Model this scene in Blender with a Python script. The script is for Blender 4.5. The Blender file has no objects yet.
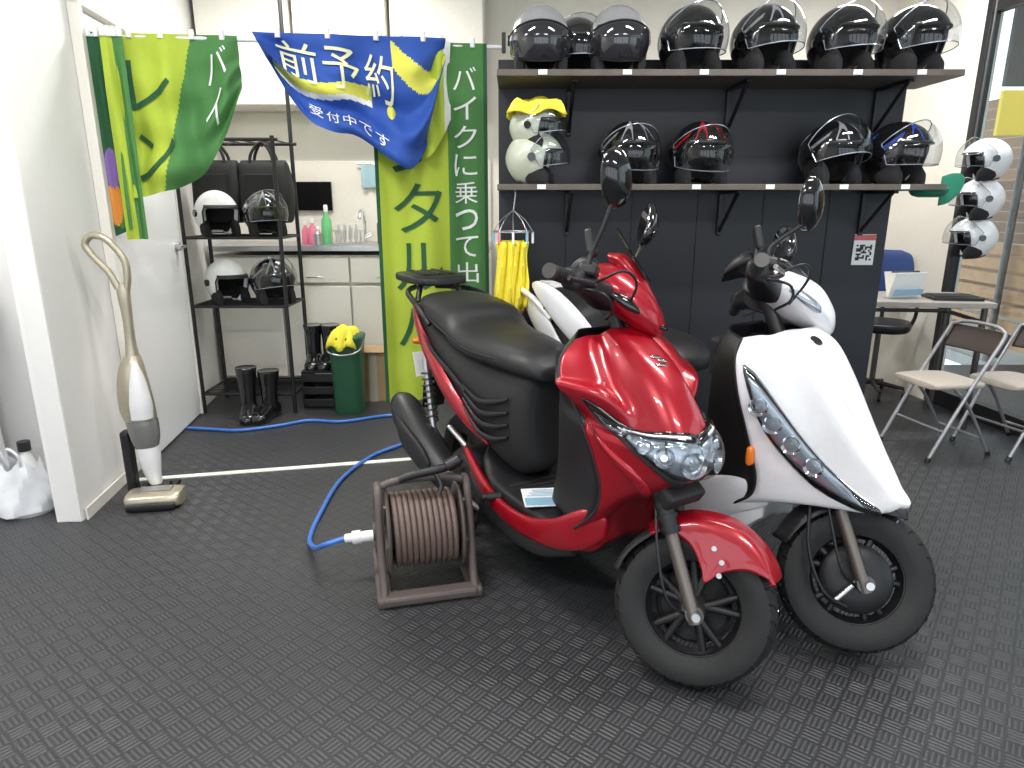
import bpy, bmesh, math, random
from mathutils import Vector, Matrix
random.seed(7)
SC = bpy.context.scene
COL = SC.collection
rad = math.radians
# ---------------------------------------------------------------- materials
def M(name, col, rough=.5, metal=0, coat=0, alpha=1, trans=0, emis=0, bump=0, bscale=60, var=.05, spec=.5):
    m = bpy.data.materials.new(name); m.use_nodes = True
    nt = m.node_tree; b = nt.nodes['Principled BSDF']
    b.inputs['Roughness'].default_value = rough
    b.inputs['Metallic'].default_value = metal
    b.inputs['Coat Weight'].default_value = coat
    b.inputs['Coat Roughness'].default_value = .04
    b.inputs['Alpha'].default_value = alpha
    b.inputs['Transmission Weight'].default_value = trans
    b.inputs['Specular IOR Level'].default_value = spec
    tc = nt.nodes.new('ShaderNodeTexCoord')
    nz = nt.nodes.new('ShaderNodeTexNoise'); nz.inputs['Scale'].default_value = bscale
    nt.links.new(tc.outputs['Object'], nz.inputs['Vector'])
    mx = nt.nodes.new('ShaderNodeMix'); mx.data_type = 'RGBA'
    mx.inputs[6].default_value = tuple(min(1, x*(1-var)) for x in col)+(1,)
    mx.inputs[7].default_value = tuple(min(1, x*(1+var)) for x in col)+(1,)
    nt.links.new(nz.outputs['Fac'], mx.inputs[0])
    nt.links.new(mx.outputs[2], b.inputs['Base Color'])
    if bump:
        bp = nt.nodes.new('ShaderNodeBump'); bp.inputs['Strength'].default_value = bump; bp.inputs['Distance'].default_value = .002
        nt.links.new(nz.outputs['Fac'], bp.inputs['Height']); nt.links.new(bp.outputs['Normal'], b.inputs['Normal'])
    return m
def GL(name, tint, base=.05, edge=.75, rough=.03):
    m = bpy.data.materials.new(name); m.use_nodes = True; nt = m.node_tree; N = nt.nodes; L = nt.links
    N.remove(N['Principled BSDF']); out = N['Material Output']
    t = N.new('ShaderNodeBsdfTransparent'); t.inputs[0].default_value = (*tint, 1)
    g = N.new('ShaderNodeBsdfGlossy'); g.inputs['Roughness'].default_value = rough
    lw = N.new('ShaderNodeLayerWeight'); lw.inputs[0].default_value = .5
    pw = N.new('ShaderNodeMath'); pw.operation = 'POWER'; pw.inputs[1].default_value = 3.2; L.new(lw.outputs['Facing'], pw.inputs[0])
    ma = N.new('ShaderNodeMath'); ma.operation = 'MULTIPLY_ADD'; ma.inputs[1].default_value = edge; ma.inputs[2].default_value = base; L.new(pw.outputs[0], ma.inputs[0])
    mx = N.new('ShaderNodeMixShader'); L.new(ma.outputs[0], mx.inputs[0]); L.new(t.outputs[0], mx.inputs[1]); L.new(g.outputs[0], mx.inputs[2])
    L.new(mx.outputs[0], out.inputs['Surface']); return m
RED = M('red_paint', (.36, .003, .014), .30, .25, .7, bscale=900, var=.12)
WHITEP = M('white_paint', (.80, .81, .83), .28, 0, .7)
BLK = M('black_plastic', (.012, .012, .014), .42, bump=.15, bscale=400)
BLKG = M('black_gloss', (.007, .007, .008), .10, coat=.6)
BLKM = M('black_matte', (.015, .015, .016), .65, bump=.2, bscale=300)
SEAT = M('seat_vinyl', (.015, .015, .016), .45, bump=.25, bscale=500)
RUB = M('tyre_rubber', (.014, .014, .014), .62, bump=.3, bscale=200)
STEEL = M('steel', (.55, .55, .56), .3, .9)
CHROME = M('chrome', (.85, .86, .88), .08, 1)
DSTEEL = M('dark_steel', (.12, .115, .11), .4, .8)
BRONZE = M('fork_bronze', (.20, .17, .15), .38, .7)
GLASS = GL('clear_lens', (.93, .95, .97), .06, .6)
TINT = M('smoke_visor', (.02, .02, .024), .05, 0, coat=1)
CLEARV = GL('clear_visor', (.86, .88, .90), .07, .7)
SMOKEV = GL('smoked_visor', (.35, .36, .38), .06, .8)
MIRR = M('mirror_glass', (.8, .85, .9), .02, 1)
ORANGE = M('amber_lens', (.9, .22, .02), .15, coat=.5)
TAILR = M('tail_lens', (.5, .01, .01), .15, coat=.5)
WHT = M('white_plastic', (.82, .82, .82), .3, coat=.3)
CREAM = M('cream_laminate', (.78, .75, .68), .35)
YEL = M('yellow_cloth', (.86, .74, .06), .85, bump=.5, bscale=90)
PAPER = M('paper', (.85, .87, .86), .7)
BLUEC = M('blue_print', (.25, .45, .62), .7)
LIME = M('banner_lime', (.44, .56, .05), .8, bump=.3, bscale=40)
GRN = M('banner_green', (.07, .22, .06), .8, bump=.3, bscale=40)
DGRN = M('banner_dark_green', (.02, .10, .04), .8)
BNW = M('banner_white', (.85, .88, .85), .8)
BLTX = M('banner_pale_yellow', (.85, .86, .52), .8)
BBLUE = M('banner_blue', (.02, .08, .38), .75, bump=.3, bscale=40)
BYEL = M('banner_yellow', (.72, .72, .10), .8)
ORP = M('print_orange', (.8, .3, .05), .8)
PURP = M('print_purple', (.25, .15, .45), .8)
HOSEB = M('blue_hose', (.05, .17, .55), .35)
HOSEBR = M('brown_hose', (.15, .105, .09), .5, bump=.3)
REELP = M('reel_plastic', (.10, .08, .072), .5, bump=.2)
GOLD = M('champagne', (.50, .45, .34), .3, .6)
CANG = M('grey_canister', (.20, .20, .19), .12, .1, coat=.5)
BINF = M('green_bin', (.02, .09, .045), .35)
TILEC = M('wood_dark', (.10, .085, .07), .5, bscale=14, var=.3)
TABLE = M('table_grey_wood', (.36, .33, .30), .45, bscale=9, var=.2)
BEIGE = M('chair_beige', (.46, .41, .35), .6)
BROWN = M('brown_pad', (.05, .035, .03), .5)
NAVY = M('navy_cushion', (.02, .05, .18), .7)
SAGE = M('sage_paint', (.50, .53, .42), .3, coat=.5)
CARD = M('cardboard', (.42, .28, .15), .8)
LEG = M('leg_grey', (.36, .36, .38), .35, .6)
PINK = M('pink_liquid', (.75, .2, .3), .3)
GREENB = M('green_bottle', (.15, .5, .2), .3)
BAGW = M('thin_plastic_bag', (.85, .87, .9), .3, alpha=.8)
REDH = M('helmet_red', (.38, .01, .015), .2, coat=.8)
BLUEH = M('helmet_blue', (.03, .07, .38), .2, coat=.8)
LINER = M('helmet_liner', (.012, .012, .013), .9, bump=.5)
LGREY = M('lens_reflector', (.42, .47, .52), .22, .7)

# ---------------------------------------------------------------- helpers
def empty(name, loc=(0, 0, 0), rz=0, par=None):
    e = bpy.data.objects.new(name, None); e.empty_display_size = .1
    COL.objects.link(e); e.location = loc; e.rotation_euler = (0, 0, rz)
    if par: e.parent = par
    return e
def mobj(name, V, F, mat, par=None, smooth=True, ang=40, mats=None, fm=None):
    me = bpy.data.meshes.new(name); me.from_pydata([tuple(v) for v in V], [], F)
    ms = mats or [mat]
    for m in ms: me.materials.append(m)
    if fm:
        for p, i in zip(me.polygons, fm): p.material_index = i
    bm = bmesh.new(); bm.from_mesh(me); bmesh.ops.recalc_face_normals(bm, faces=bm.faces); bm.to_mesh(me); bm.free()
    if smooth:
        me.polygons.foreach_set('use_smooth', [True]*len(me.polygons)); me.set_sharp_from_angle(angle=rad(ang))
    me.update()
    o = bpy.data.objects.new(name, me); COL.objects.link(o)
    if par: o.parent = par
    return o
def bevel(o, w, seg=3):
    m = o.modifiers.new('bev', 'BEVEL'); m.width = w; m.segments = seg; m.limit_method = 'ANGLE'; return o
def solid(o, t, off=-1, mi=0):
    m = o.modifiers.new('sol', 'SOLIDIFY'); m.thickness = t; m.offset = off; m.material_offset = mi; m.material_offset_rim = 0; return o
def box(name, c, s, mat, par=None, rot=(0, 0, 0), bev=.004):
    x, y, z = [k/2 for k in s]
    V = [(a*x, b*y, d*z) for a in (-1, 1) for b in (-1, 1) for d in (-1, 1)]
    F = [(0, 1, 3, 2), (4, 6, 7, 5), (0, 4, 5, 1), (2, 3, 7, 6), (0, 2, 6, 4), (1, 5, 7, 3)]
    o = mobj(name, V, F, mat, par, smooth=False); o.location = c; o.rotation_euler = rot
    if bev: bevel(o, min(bev, min(s)*.3), 2)
    return o
def crv(P, t):
    n = len(P); i = max(0, min(int(t), n-2)); f = t-i
    p1, p2 = P[i], P[i+1]
    p0 = P[i-1] if i > 0 else [2*a-b for a, b in zip(p1, p2)]
    p3 = P[i+2] if i+2 < n else [2*b-a for a, b in zip(p1, p2)]
    return [.5*((2*b)+(c-a)*f+(2*a-5*b+4*c-d)*f*f+(3*b-a-3*c+d)*f**3) for a, b, c, d in zip(p0, p1, p2, p3)]
def crk(P, K, t):
    n = len(P); i = 0
    while i < n-2 and t > K[i+1]: i += 1
    h = K[i+1]-K[i]; f = (t-K[i])/h
    def tan(k):
        if k == 0: return [(b-a)/(K[1]-K[0]) for a, b in zip(P[0], P[1])]
        if k == n-1: return [(b-a)/(K[-1]-K[-2]) for a, b in zip(P[-2], P[-1])]
        h0 = K[k]-K[k-1]; h1 = K[k+1]-K[k]
        return [((c-b)/h1*h0+(b-a)/h0*h1)/(h0+h1) for a, b, c in zip(P[k-1], P[k], P[k+1])]
    m0, m1 = tan(i), tan(i+1); f2 = f*f; f3 = f2*f
    return [(2*f3-3*f2+1)*a+(f3-2*f2+f)*h*u+(-2*f3+3*f2)*b+(f3-f2)*h*v for a, b, u, v in zip(P[i], P[i+1], m0, m1)]
def loft(name, secs, mat, par=None, axis='x', n=28, sub=5, p=2.4, cap=True, flatbot=0):
    N = (len(secs)-1)*sub
    V, F = [], []
    for k in range(N+1):
        cx, cy, cz, hw, hh = crv(secs, k/sub)
        hw = max(hw, .0008); hh = max(hh, .0008)
        for j in range(n):
            t = 2*math.pi*j/n; a, b = math.cos(t), math.sin(t)
            w = hw*math.copysign(abs(a)**(2/p), a); h = hh*math.copysign(abs(b)**(2/p), b)
            if flatbot and h < 0: h *= flatbot
            if axis == 'x': V.append((cx, cy+w, cz+h))
            elif axis == 'y': V.append((cx+w, cy, cz+h))
            else: V.append((cx+w, cy+h, cz))
    for k in range(N):
        for j in range(n):
            F.append((k*n+j, k*n+(j+1) % n, (k+1)*n+(j+1) % n, (k+1)*n+j))
    if cap:
        F.append(tuple(range(n))); F.append(tuple(N*n+j for j in range(n)))
    return mobj(name, V, F, mat, par, ang=50)
def cyl(name, p1, p2, r, mat, par=None, r2=None, n=20, cap=True):
    p1 = Vector(p1); p2 = Vector(p2); r2 = r if r2 is None else r2
    d = (p2-p1).normalized(); a = d.orthogonal().normalized(); b = d.cross(a)
    V = []; F = []
    for p, rr in ((p1, r), (p2, r2)):
        for j in range(n):
            t = 2*math.pi*j/n; V.append(p+a*rr*math.cos(t)+b*rr*math.sin(t))
    for j in range(n): F.append((j, (j+1) % n, n+(j+1) % n, n+j))
    if cap: F += [tuple(range(n)), tuple(range(n, 2*n))]
    return mobj(name, V, F, mat, par)
def tube(name, pts, r, mat, par=None, sub=6, n=10, closed=False):
    P = [list(p) for p in pts]
    if closed: P = P+[P[0]]
    N = (len(P)-1)*sub if sub > 1 else len(P)-1
    Q = [Vector(crv(P, k/sub)) if sub > 1 else Vector(P[k]) for k in range(N+1)]
    V = []; F = []; a = None
    for k in range(N+1):
        d = (Q[min(k+1, N)]-Q[max(k-1, 0)]).normalized()
        if a is None: a = d.orthogonal().normalized()
        else:
            a = (a-d*a.dot(d)).normalized()
        b = d.cross(a)
        for j in range(n):
            t = 2*math.pi*j/n; V.append(Q[k]+a*r*math.cos(t)+b*r*math.sin(t))
    for k in range(N):
        for j in range(n): F.append((k*n+j, k*n+(j+1) % n, (k+1)*n+(j+1) % n, (k+1)*n+j))
    if not closed: F += [tuple(range(n)), tuple(N*n+j for j in range(n))]
    return mobj(name, V, F, mat, par, ang=60)
def lathe(name, prof, c, mat, par=None, axis='y', n=48, a0=0, a1=360):
    V = []; F = []; full = (a1-a0) >= 360; m = len(prof); N = n if full else n+1
    for k in range(N):
        t = rad(a0)+rad(a1-a0)*k/n
        for (r, h) in prof:
            if axis == 'y': V.append((c[0]+r*math.cos(t), c[1]+h, c[2]+r*math.sin(t)))
            elif axis == 'z': V.append((c[0]+r*math.cos(t), c[1]+r*math.sin(t), c[2]+h))
            else: V.append((c[0]+h, c[1]+r*math.cos(t), c[2]+r*math.sin(t)))
    for k in range(n if full else N-1):
        for j in range(m-1):
            F.append((k*m+j, k*m+j+1, ((k+1) % N)*m+j+1, ((k+1) % N)*m+j))
    return mobj(name, V, F, mat, par, ang=35)
class Surf:
    """half control grid rows[i][j]=(x,y>=0,z), knots ku (rows) and kv (columns, 0..1), mirrored; v in[-1,1]"""
    def __init__(s, rows, ku=None, kv=None):
        s.rows = [[(x, -y, z) for (x, y, z) in reversed(r[1:])]+list(r) for r in rows]
        s.ku = ku or list(range(len(rows)))
        m = len(rows[0])-1; kv = kv or [i/m for i in range(m+1)]
        s.kv = [-k for k in reversed(kv[1:])]+list(kv); s.umax = s.ku[-1]
    def ev(s, u, v):
        col = [crk(r, s.kv, v) for r in s.rows]
        return Vector(crk(col, s.ku, u))
    def nrm(s, u, v):
        e = 1e-3; u = min(max(u, e), s.umax-e); v = min(max(v, -1+e), 1-e)
        n = (s.ev(u+e, v)-s.ev(u-e, v)).cross(s.ev(u, v+e)-s.ev(u, v-e))
        n.normalize()
        p = s.ev(u, v)
        if n.dot(p-s.cen) < 0: n = -n
        return n
    cen = Vector((-.45, 0, .62))
    def mesh(s, name, mat, par, nu=6, nv=6, th=.006):
        us = []
        for a, b in zip(s.ku, s.ku[1:]):
            k = max(2, int(round(nu*min(1, (b-a)*1.0)+.4))); us += [a+(b-a)*i/k for i in range(k)]
        us.append(s.ku[-1]); vs = []
        for a, b in zip(s.kv, s.kv[1:]):
            k = max(2, int(round(nv*(b-a)*4))); vs += [a+(b-a)*i/k for i in range(k)]
        vs.append(1); V = [s.ev(u, v) for u in us for v in vs]; F = []; W = len(vs)
        for i in range(len(us)-1):
            for j in range(W-1):
                a = i*W+j; F.append((a, a+1, a+W+1, a+W))
        o = mobj(name, V, F, mat, par, ang=60); solid(o, th, 0); return o
    def patch(s, name, ks, off, mat, par, nv=24, nu=8, bulge=0, th=.003):
        V = []; F = []
        for j in range(nv+1):
            v, uh, ul = crv(ks, j/nv*(len(ks)-1))
            for i in range(nu+1):
                u = uh+(ul-uh)*i/nu
                bb = bulge*math.sin(math.pi*i/nu)**.5 if 0 < i < nu else 0
                bb *= min(1, 4*j/nv, 4*(nv-j)/nv)
                V.append(s.ev(u, v)+s.nrm(u, v)*(off+bb))
        for j in range(nv):
            for i in range(nu):
                a = j*(nu+1)+i; F.append((a, a+1, a+nu+2, a+nu+1))
        o = mobj(name, V, F, mat, par, ang=60)
        if th: solid(o, th, 0)
        return o
def text_me(s):
    cu = bpy.data.curves.new('t', 'FONT'); cu.body = s; cu.resolution_u = 3
    ob = bpy.data.objects.new('t', cu); COL.objects.link(ob)
    bpy.context.view_layer.update()
    dg = bpy.context.evaluated_depsgraph_get()
    me = bpy.data.meshes.new_from_object(ob.evaluated_get(dg))
    bpy.data.objects.remove(ob); return me
def text_on(name, s, f, cells, mat, par, fat=0):
    V = []; F = []
    for ch, (u0, u1, v0, v1) in zip(s, cells):
        me = text_me(ch)
        if not me.vertices: continue
        bm = bmesh.new(); bm.from_mesh(me); bmesh.ops.triangulate(bm, faces=bm.faces)
        for _ in range(4):
            L = [e for e in bm.edges if e.calc_length() > .09]
            if L: bmesh.ops.subdivide_edges(bm, edges=L, cuts=1)
            bmesh.ops.triangulate(bm, faces=bm.faces)
        xs = [v.co.x for v in bm.verts]; ys = [v.co.y for v in bm.verts]
        x0, x1, y0, y1 = min(xs), max(xs), min(ys), max(ys); b0 = len(V)
        for v in bm.verts:
            a = (v.co.x-x0)/max(1e-5, x1-x0); b = (v.co.y-y0)/max(1e-5, y1-y0)
            V.append(f(u0+(u1-u0)*a, v1+(v0-v1)*b))
        bm.verts.index_update()
        for fc in bm.faces: F.append(tuple(b0+v.index for v in fc.verts))
        bm.free(); bpy.data.meshes.remove(me)
    if V: return mobj(name, V, F, mat, par, smooth=False)

# ---------------------------------------------------------------- room
def wall_mat(name, col, rough=.55):
    return M(name, col, rough, bump=.15, bscale=25, var=.03)
WALL = wall_mat('wall_white', (.80, .79, .77)); WALLC = wall_mat('wall_cream', (.80, .76, .68)); CEIL = wall_mat('ceiling_white', (.85, .85, .84))
BWALL = M('black_panel', (.012, .013, .018), .45, bump=.2, bscale=120)
def floor_mat():
    m = bpy.data.materials.new('checker_plate_rubber'); m.use_nodes = True; nt = m.node_tree; N = nt.nodes; L = nt.links
    b = N['Principled BSDF']; tc = N.new('ShaderNodeTexCoord'); mp = N.new('ShaderNodeMapping')
    mp.inputs['Rotation'].default_value = (0, 0, rad(38)); S = 1/.050
    mp.inputs['Scale'].default_value = (S, S, S); L.new(tc.outputs['Object'], mp.inputs['Vector'])
    sx = N.new('ShaderNodeSeparateXYZ'); L.new(mp.outputs['Vector'], sx.inputs[0])
    def mt(op, a, c=None, d=None):
        n = N.new('ShaderNodeMath'); n.operation = op
        for i, k in enumerate((a, c, d)):
            if k is None: continue
            if isinstance(k, (int, float)): n.inputs[i].default_value = k
            else: L.new(k, n.inputs[i])
        return n.outputs[0]
    x, y = sx.outputs[0], sx.outputs[1]
    par = mt('FLOORED_MODULO', mt('ADD', mt('FLOOR', x), mt('FLOOR', y)), 2)
    fx = mt('FRACT', x); fy = mt('FRACT', y)
    def bars(t, s):
        w = mt('PINGPONG', mt('MULTIPLY', t, 4), .5)
        a = mt('MULTIPLY', mt('SUBTRACT', w, .14), 5)
        e = mt('MULTIPLY', mt('SUBTRACT', mt('PINGPONG', s, .5), .07), 14)
        return mt('MINIMUM', mt('MAXIMUM', mt('MINIMUM', a, 1), 0), mt('MAXIMUM', mt('MINIMUM', e, 1), 0))
    A = bars(fx, fy); B = bars(fy, fx)
    mx = N.new('ShaderNodeMix'); L.new(par, mx.inputs[0]); L.new(A, mx.inputs[2]); L.new(B, mx.inputs[3])
    h = mx.outputs[0]
    bp = N.new('ShaderNodeBump'); bp.inputs['Strength'].default_value = .8; bp.inputs['Distance'].default_value = .0015
    L.new(h, bp.inputs['Height']); L.new(bp.outputs['Normal'], b.inputs['Normal'])
    cm = N.new('ShaderNodeMix'); cm.data_type = 'RGBA'; cm.inputs[6].default_value = (.024, .024, .026, 1); cm.inputs[7].default_value = (.058, .060, .065, 1)
    L.new(h, cm.inputs[0])
    nz = N.new('ShaderNodeTexNoise'); nz.inputs['Scale'].default_value = 2.2; nz.inputs['Detail'].default_value = 6; L.new(tc.outputs['Object'], nz.inputs['Vector'])
    r = N.new('ShaderNodeMapRange'); r.inputs[3].default_value = .34; r.inputs[4].default_value = .52; L.new(nz.outputs['Fac'], r.inputs[0])
    L.new(r.outputs[0], b.inputs['Roughness'])
    L.new(cm.outputs[2], b.inputs['Base Color'])
    return m
FLOOR = floor_mat()
box('floor', (.2, 1.15, -.05), (7.8, 8.3, .1), FLOOR, bev=0)
box('ceiling', (.2, 1.15, 2.75), (7.8, 8.3, .1), CEIL, bev=0)
def wallseg(name, p1, p2, z0, z1, th, mat, side=1, par=None):
    p1 = Vector((*p1, 0)); p2 = Vector((*p2, 0)); d = (p2-p1); n = Vector((-d.y, d.x, 0)).normalized()*th*side
    V = [p1, p2, p2+n, p1+n]; V = [Vector((v.x, v.y, z)) for z in (z0, z1) for v in V]
    F = [(0, 1, 2, 3), (4, 5, 6, 7), (0, 1, 5, 4), (1, 2, 6, 5), (2, 3, 7, 6), (3, 0, 4, 7)]
    return mobj(name, V, F, mat, par, smooth=False)
wallseg('wall_back', (-2.2, 5.1), (2.8, 5.1), 0, 2.7, .1, WALLC)
wallseg('wall_left', (-1.76, 2.55), (-2.10, 5.15), 0, 2.7, .1, WALL)
wallseg('wall_alcove', (-3.6, 2.95), (-1.92, 2.95), 0, 2.7, .1, WALL)
wallseg('wall_far_left', (-3.55, -3), (-3.55, 3.0), 0, 2.7, .1, WALL)
wallseg('wall_front_unseen', (-3.6, -2.9), (3.8, -2.9), 2.25, 2.7, .12, WALL, -1)  # unseen storefront wall behind camera, added with openings to structure the reflections
wallseg('wall_front_sill_unseen', (-3.6, -2.9), (3.8, -2.9), 0, .35, .12, WALL, -1)  # sill of the added wall, out of view
for i, x in enumerate((-3.5, -2.1, -.7, .7, 2.1, 3.5)): box('trim_%d' % (20+i), (x, -2.96, 1.3), (.16 if i % 2 else .10, .12, 1.92), BLK, bev=0)  # unseen window posts, added to break up the reflections
wallseg('wall_right_near', (3.4, -1.0), (3.66, -3.0), 0, 2.7, .1, WALL, 1)
box('trim_1', (-1.81, 2.545, 1.35), (.10, .012, 2.7), WALL, bev=.003)
wallseg('baseboard_left', (-1.752, 2.56), (-2.09, 5.1), 0, .05, .008, CREAM, -1)
dd = empty('door_1', (-1.80, 2.95, 0), rad(7.5))
box('leaf', (.012, .62, 1.02), (.03, .86, 2.02), WHT, dd)
for y, nm in ((.17, 'jamb_a'), (1.07, 'jamb_b')): box(nm, (.012, y, 1.04), (.045, .04, 2.08), CREAM, dd)
box('head', (.012, .62, 2.08), (.045, .94, .05), CREAM, dd)
cyl('rose', (.02, .97, 1.02), (.05, .97, 1.02), .025, STEEL, dd)
tube('lever', [(.05, .97, 1.02), (.075, .97, 1.02), (.08, .93, 1.02), (.08, .86, 1.02)], .009, STEEL, dd)
ln = wallseg('trim_2', (-1.80, 2.945), (-.42, 3.24), .0, .004, .035, M('floor_tape', (.8, .82, .74), .5))
box('wall_black', (.835, 3.26, .93), (1.79, .10, 1.86), BWALL)
for i, x in enumerate((.25, .55, .85, 1.15, 1.45)):
    box('trim_%d' % (i+3), (x, 3.208, .66), (.006, .006, 1.30), BLK)
def shelf(z):
    e = empty('wall_shelf', (0, 0, z))
    box('board', (.855, 3.05, -.012), (1.83, .34, .024), TILEC, e, bev=.002)
    for x in (.25, .95, 1.60):
        box('bracket_v', (x, 3.2, -.12), (.022, .014, .20), BLK, e)
        box('bracket_h', (x, 3.07, -.031), (.022, .26, .012), BLK, e)
        cyl('brace', (x, 3.195, -.20), (x, 2.97, -.035), .008, BLK, e)
    for x in (.12, .45, .75, 1.05, 1.35, 1.6):
        box('tag', (x, 2.878, -.011), (.035, .003, .018), PAPER, e, bev=0)
    return e
shelf(1.765); shelf(1.335)
wallseg('wall_right', (2.72, 4.3), (2.60, 5.15), 0, 2.7, .1, WALLC, -1)
w1 = empty('window_1')
FR = BLK
def on(t): return Vector((2.72, 4.3, 0)).lerp(Vector((3.4, -1.0, 0)), t)
for t in (0, .26, .5, .75, 1):
    p = on(t); box('mullion', (p.x+.03, p.y, 1.35), (.06, .05, 2.7), FR, w1, (0, 0, rad(7)))
for z in (.05, 2.35):
    wallseg('rail', on(0)[:2], on(1)[:2], z-.05, z+.05, .06, FR, 1, w1)
wallseg('pane', (on(0)+Vector((.03, 0, 0)))[:2], (on(1)+Vector((.03, 0, 0)))[:2], .1, 2.3, .006, GL('window_glass', (.85, .9, .9), .05, .5), 1, w1)
def brick_mat():
    m = bpy.data.materials.new('brick'); m.use_nodes = True; nt = m.node_tree
    b = nt.nodes['Principled BSDF']; t = nt.nodes.new('ShaderNodeTexBrick'); tc = nt.nodes.new('ShaderNodeTexCoord')
    mp = nt.nodes.new('ShaderNodeMapping'); mp.inputs['Rotation'].default_value = (rad(90), 0, rad(90)); nt.links.new(tc.outputs['Object'], mp.inputs['Vector'])
    nt.links.new(mp.outputs[0], t.inputs['Vector'])
    t.inputs['Color1'].default_value = (.24, .14, .08, 1); t.inputs['Color2'].default_value = (.16, .09, .06, 1); t.inputs['Mortar'].default_value = (.32, .29, .24, 1)
    t.inputs['Scale'].default_value = 4; nt.links.new(t.outputs['Color'], b.inputs['Base Color']); b.inputs['Roughness'].default_value = .8
    return m
box('wall_outside', (6.2, 5.0, 1.2), (.2, 9, 2.6), brick_mat(), bev=0)
box('ground_outside', (6.0, 3, -.16), (3.6, 14, .1), M('pavement', (.30, .29, .28), .8), bev=0)
fe = empty('wood_fence', (4.3, 5.0, 0))
WOOD = M('fence_wood', (.35, .2, .1), .6, bscale=12, var=.3)
for k in range(7): box('plank', (0, 0, .08+.13*k), (.03, 3.4, .10), WOOD, fe)
for y in (-1.6, -.5, .5, 1.6): box('post', (.04, y, .45), (.05, .06, 1.1), WOOD, fe)
sg = empty('street_sign', (4.22, 5.9, 0)); cyl('pole', (0, 0, -.11), (0, 0, 2.6), .03, DSTEEL, sg)
SY = M('sign_yellow', (.75, .55, .04), .6)
box('panel', (0, -.04, 1.95), (.6, .04, .34), SY, sg); box('panel_top', (0, -.04, 2.5), (.6, .045, .7), BLKM, sg)
text_on('lettering', 'の', lambda u, v: Vector((-.2+.4*u, -.068, 2.72-.36*v)), [(0, 1, 0, 1)], BNW, sg)

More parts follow.
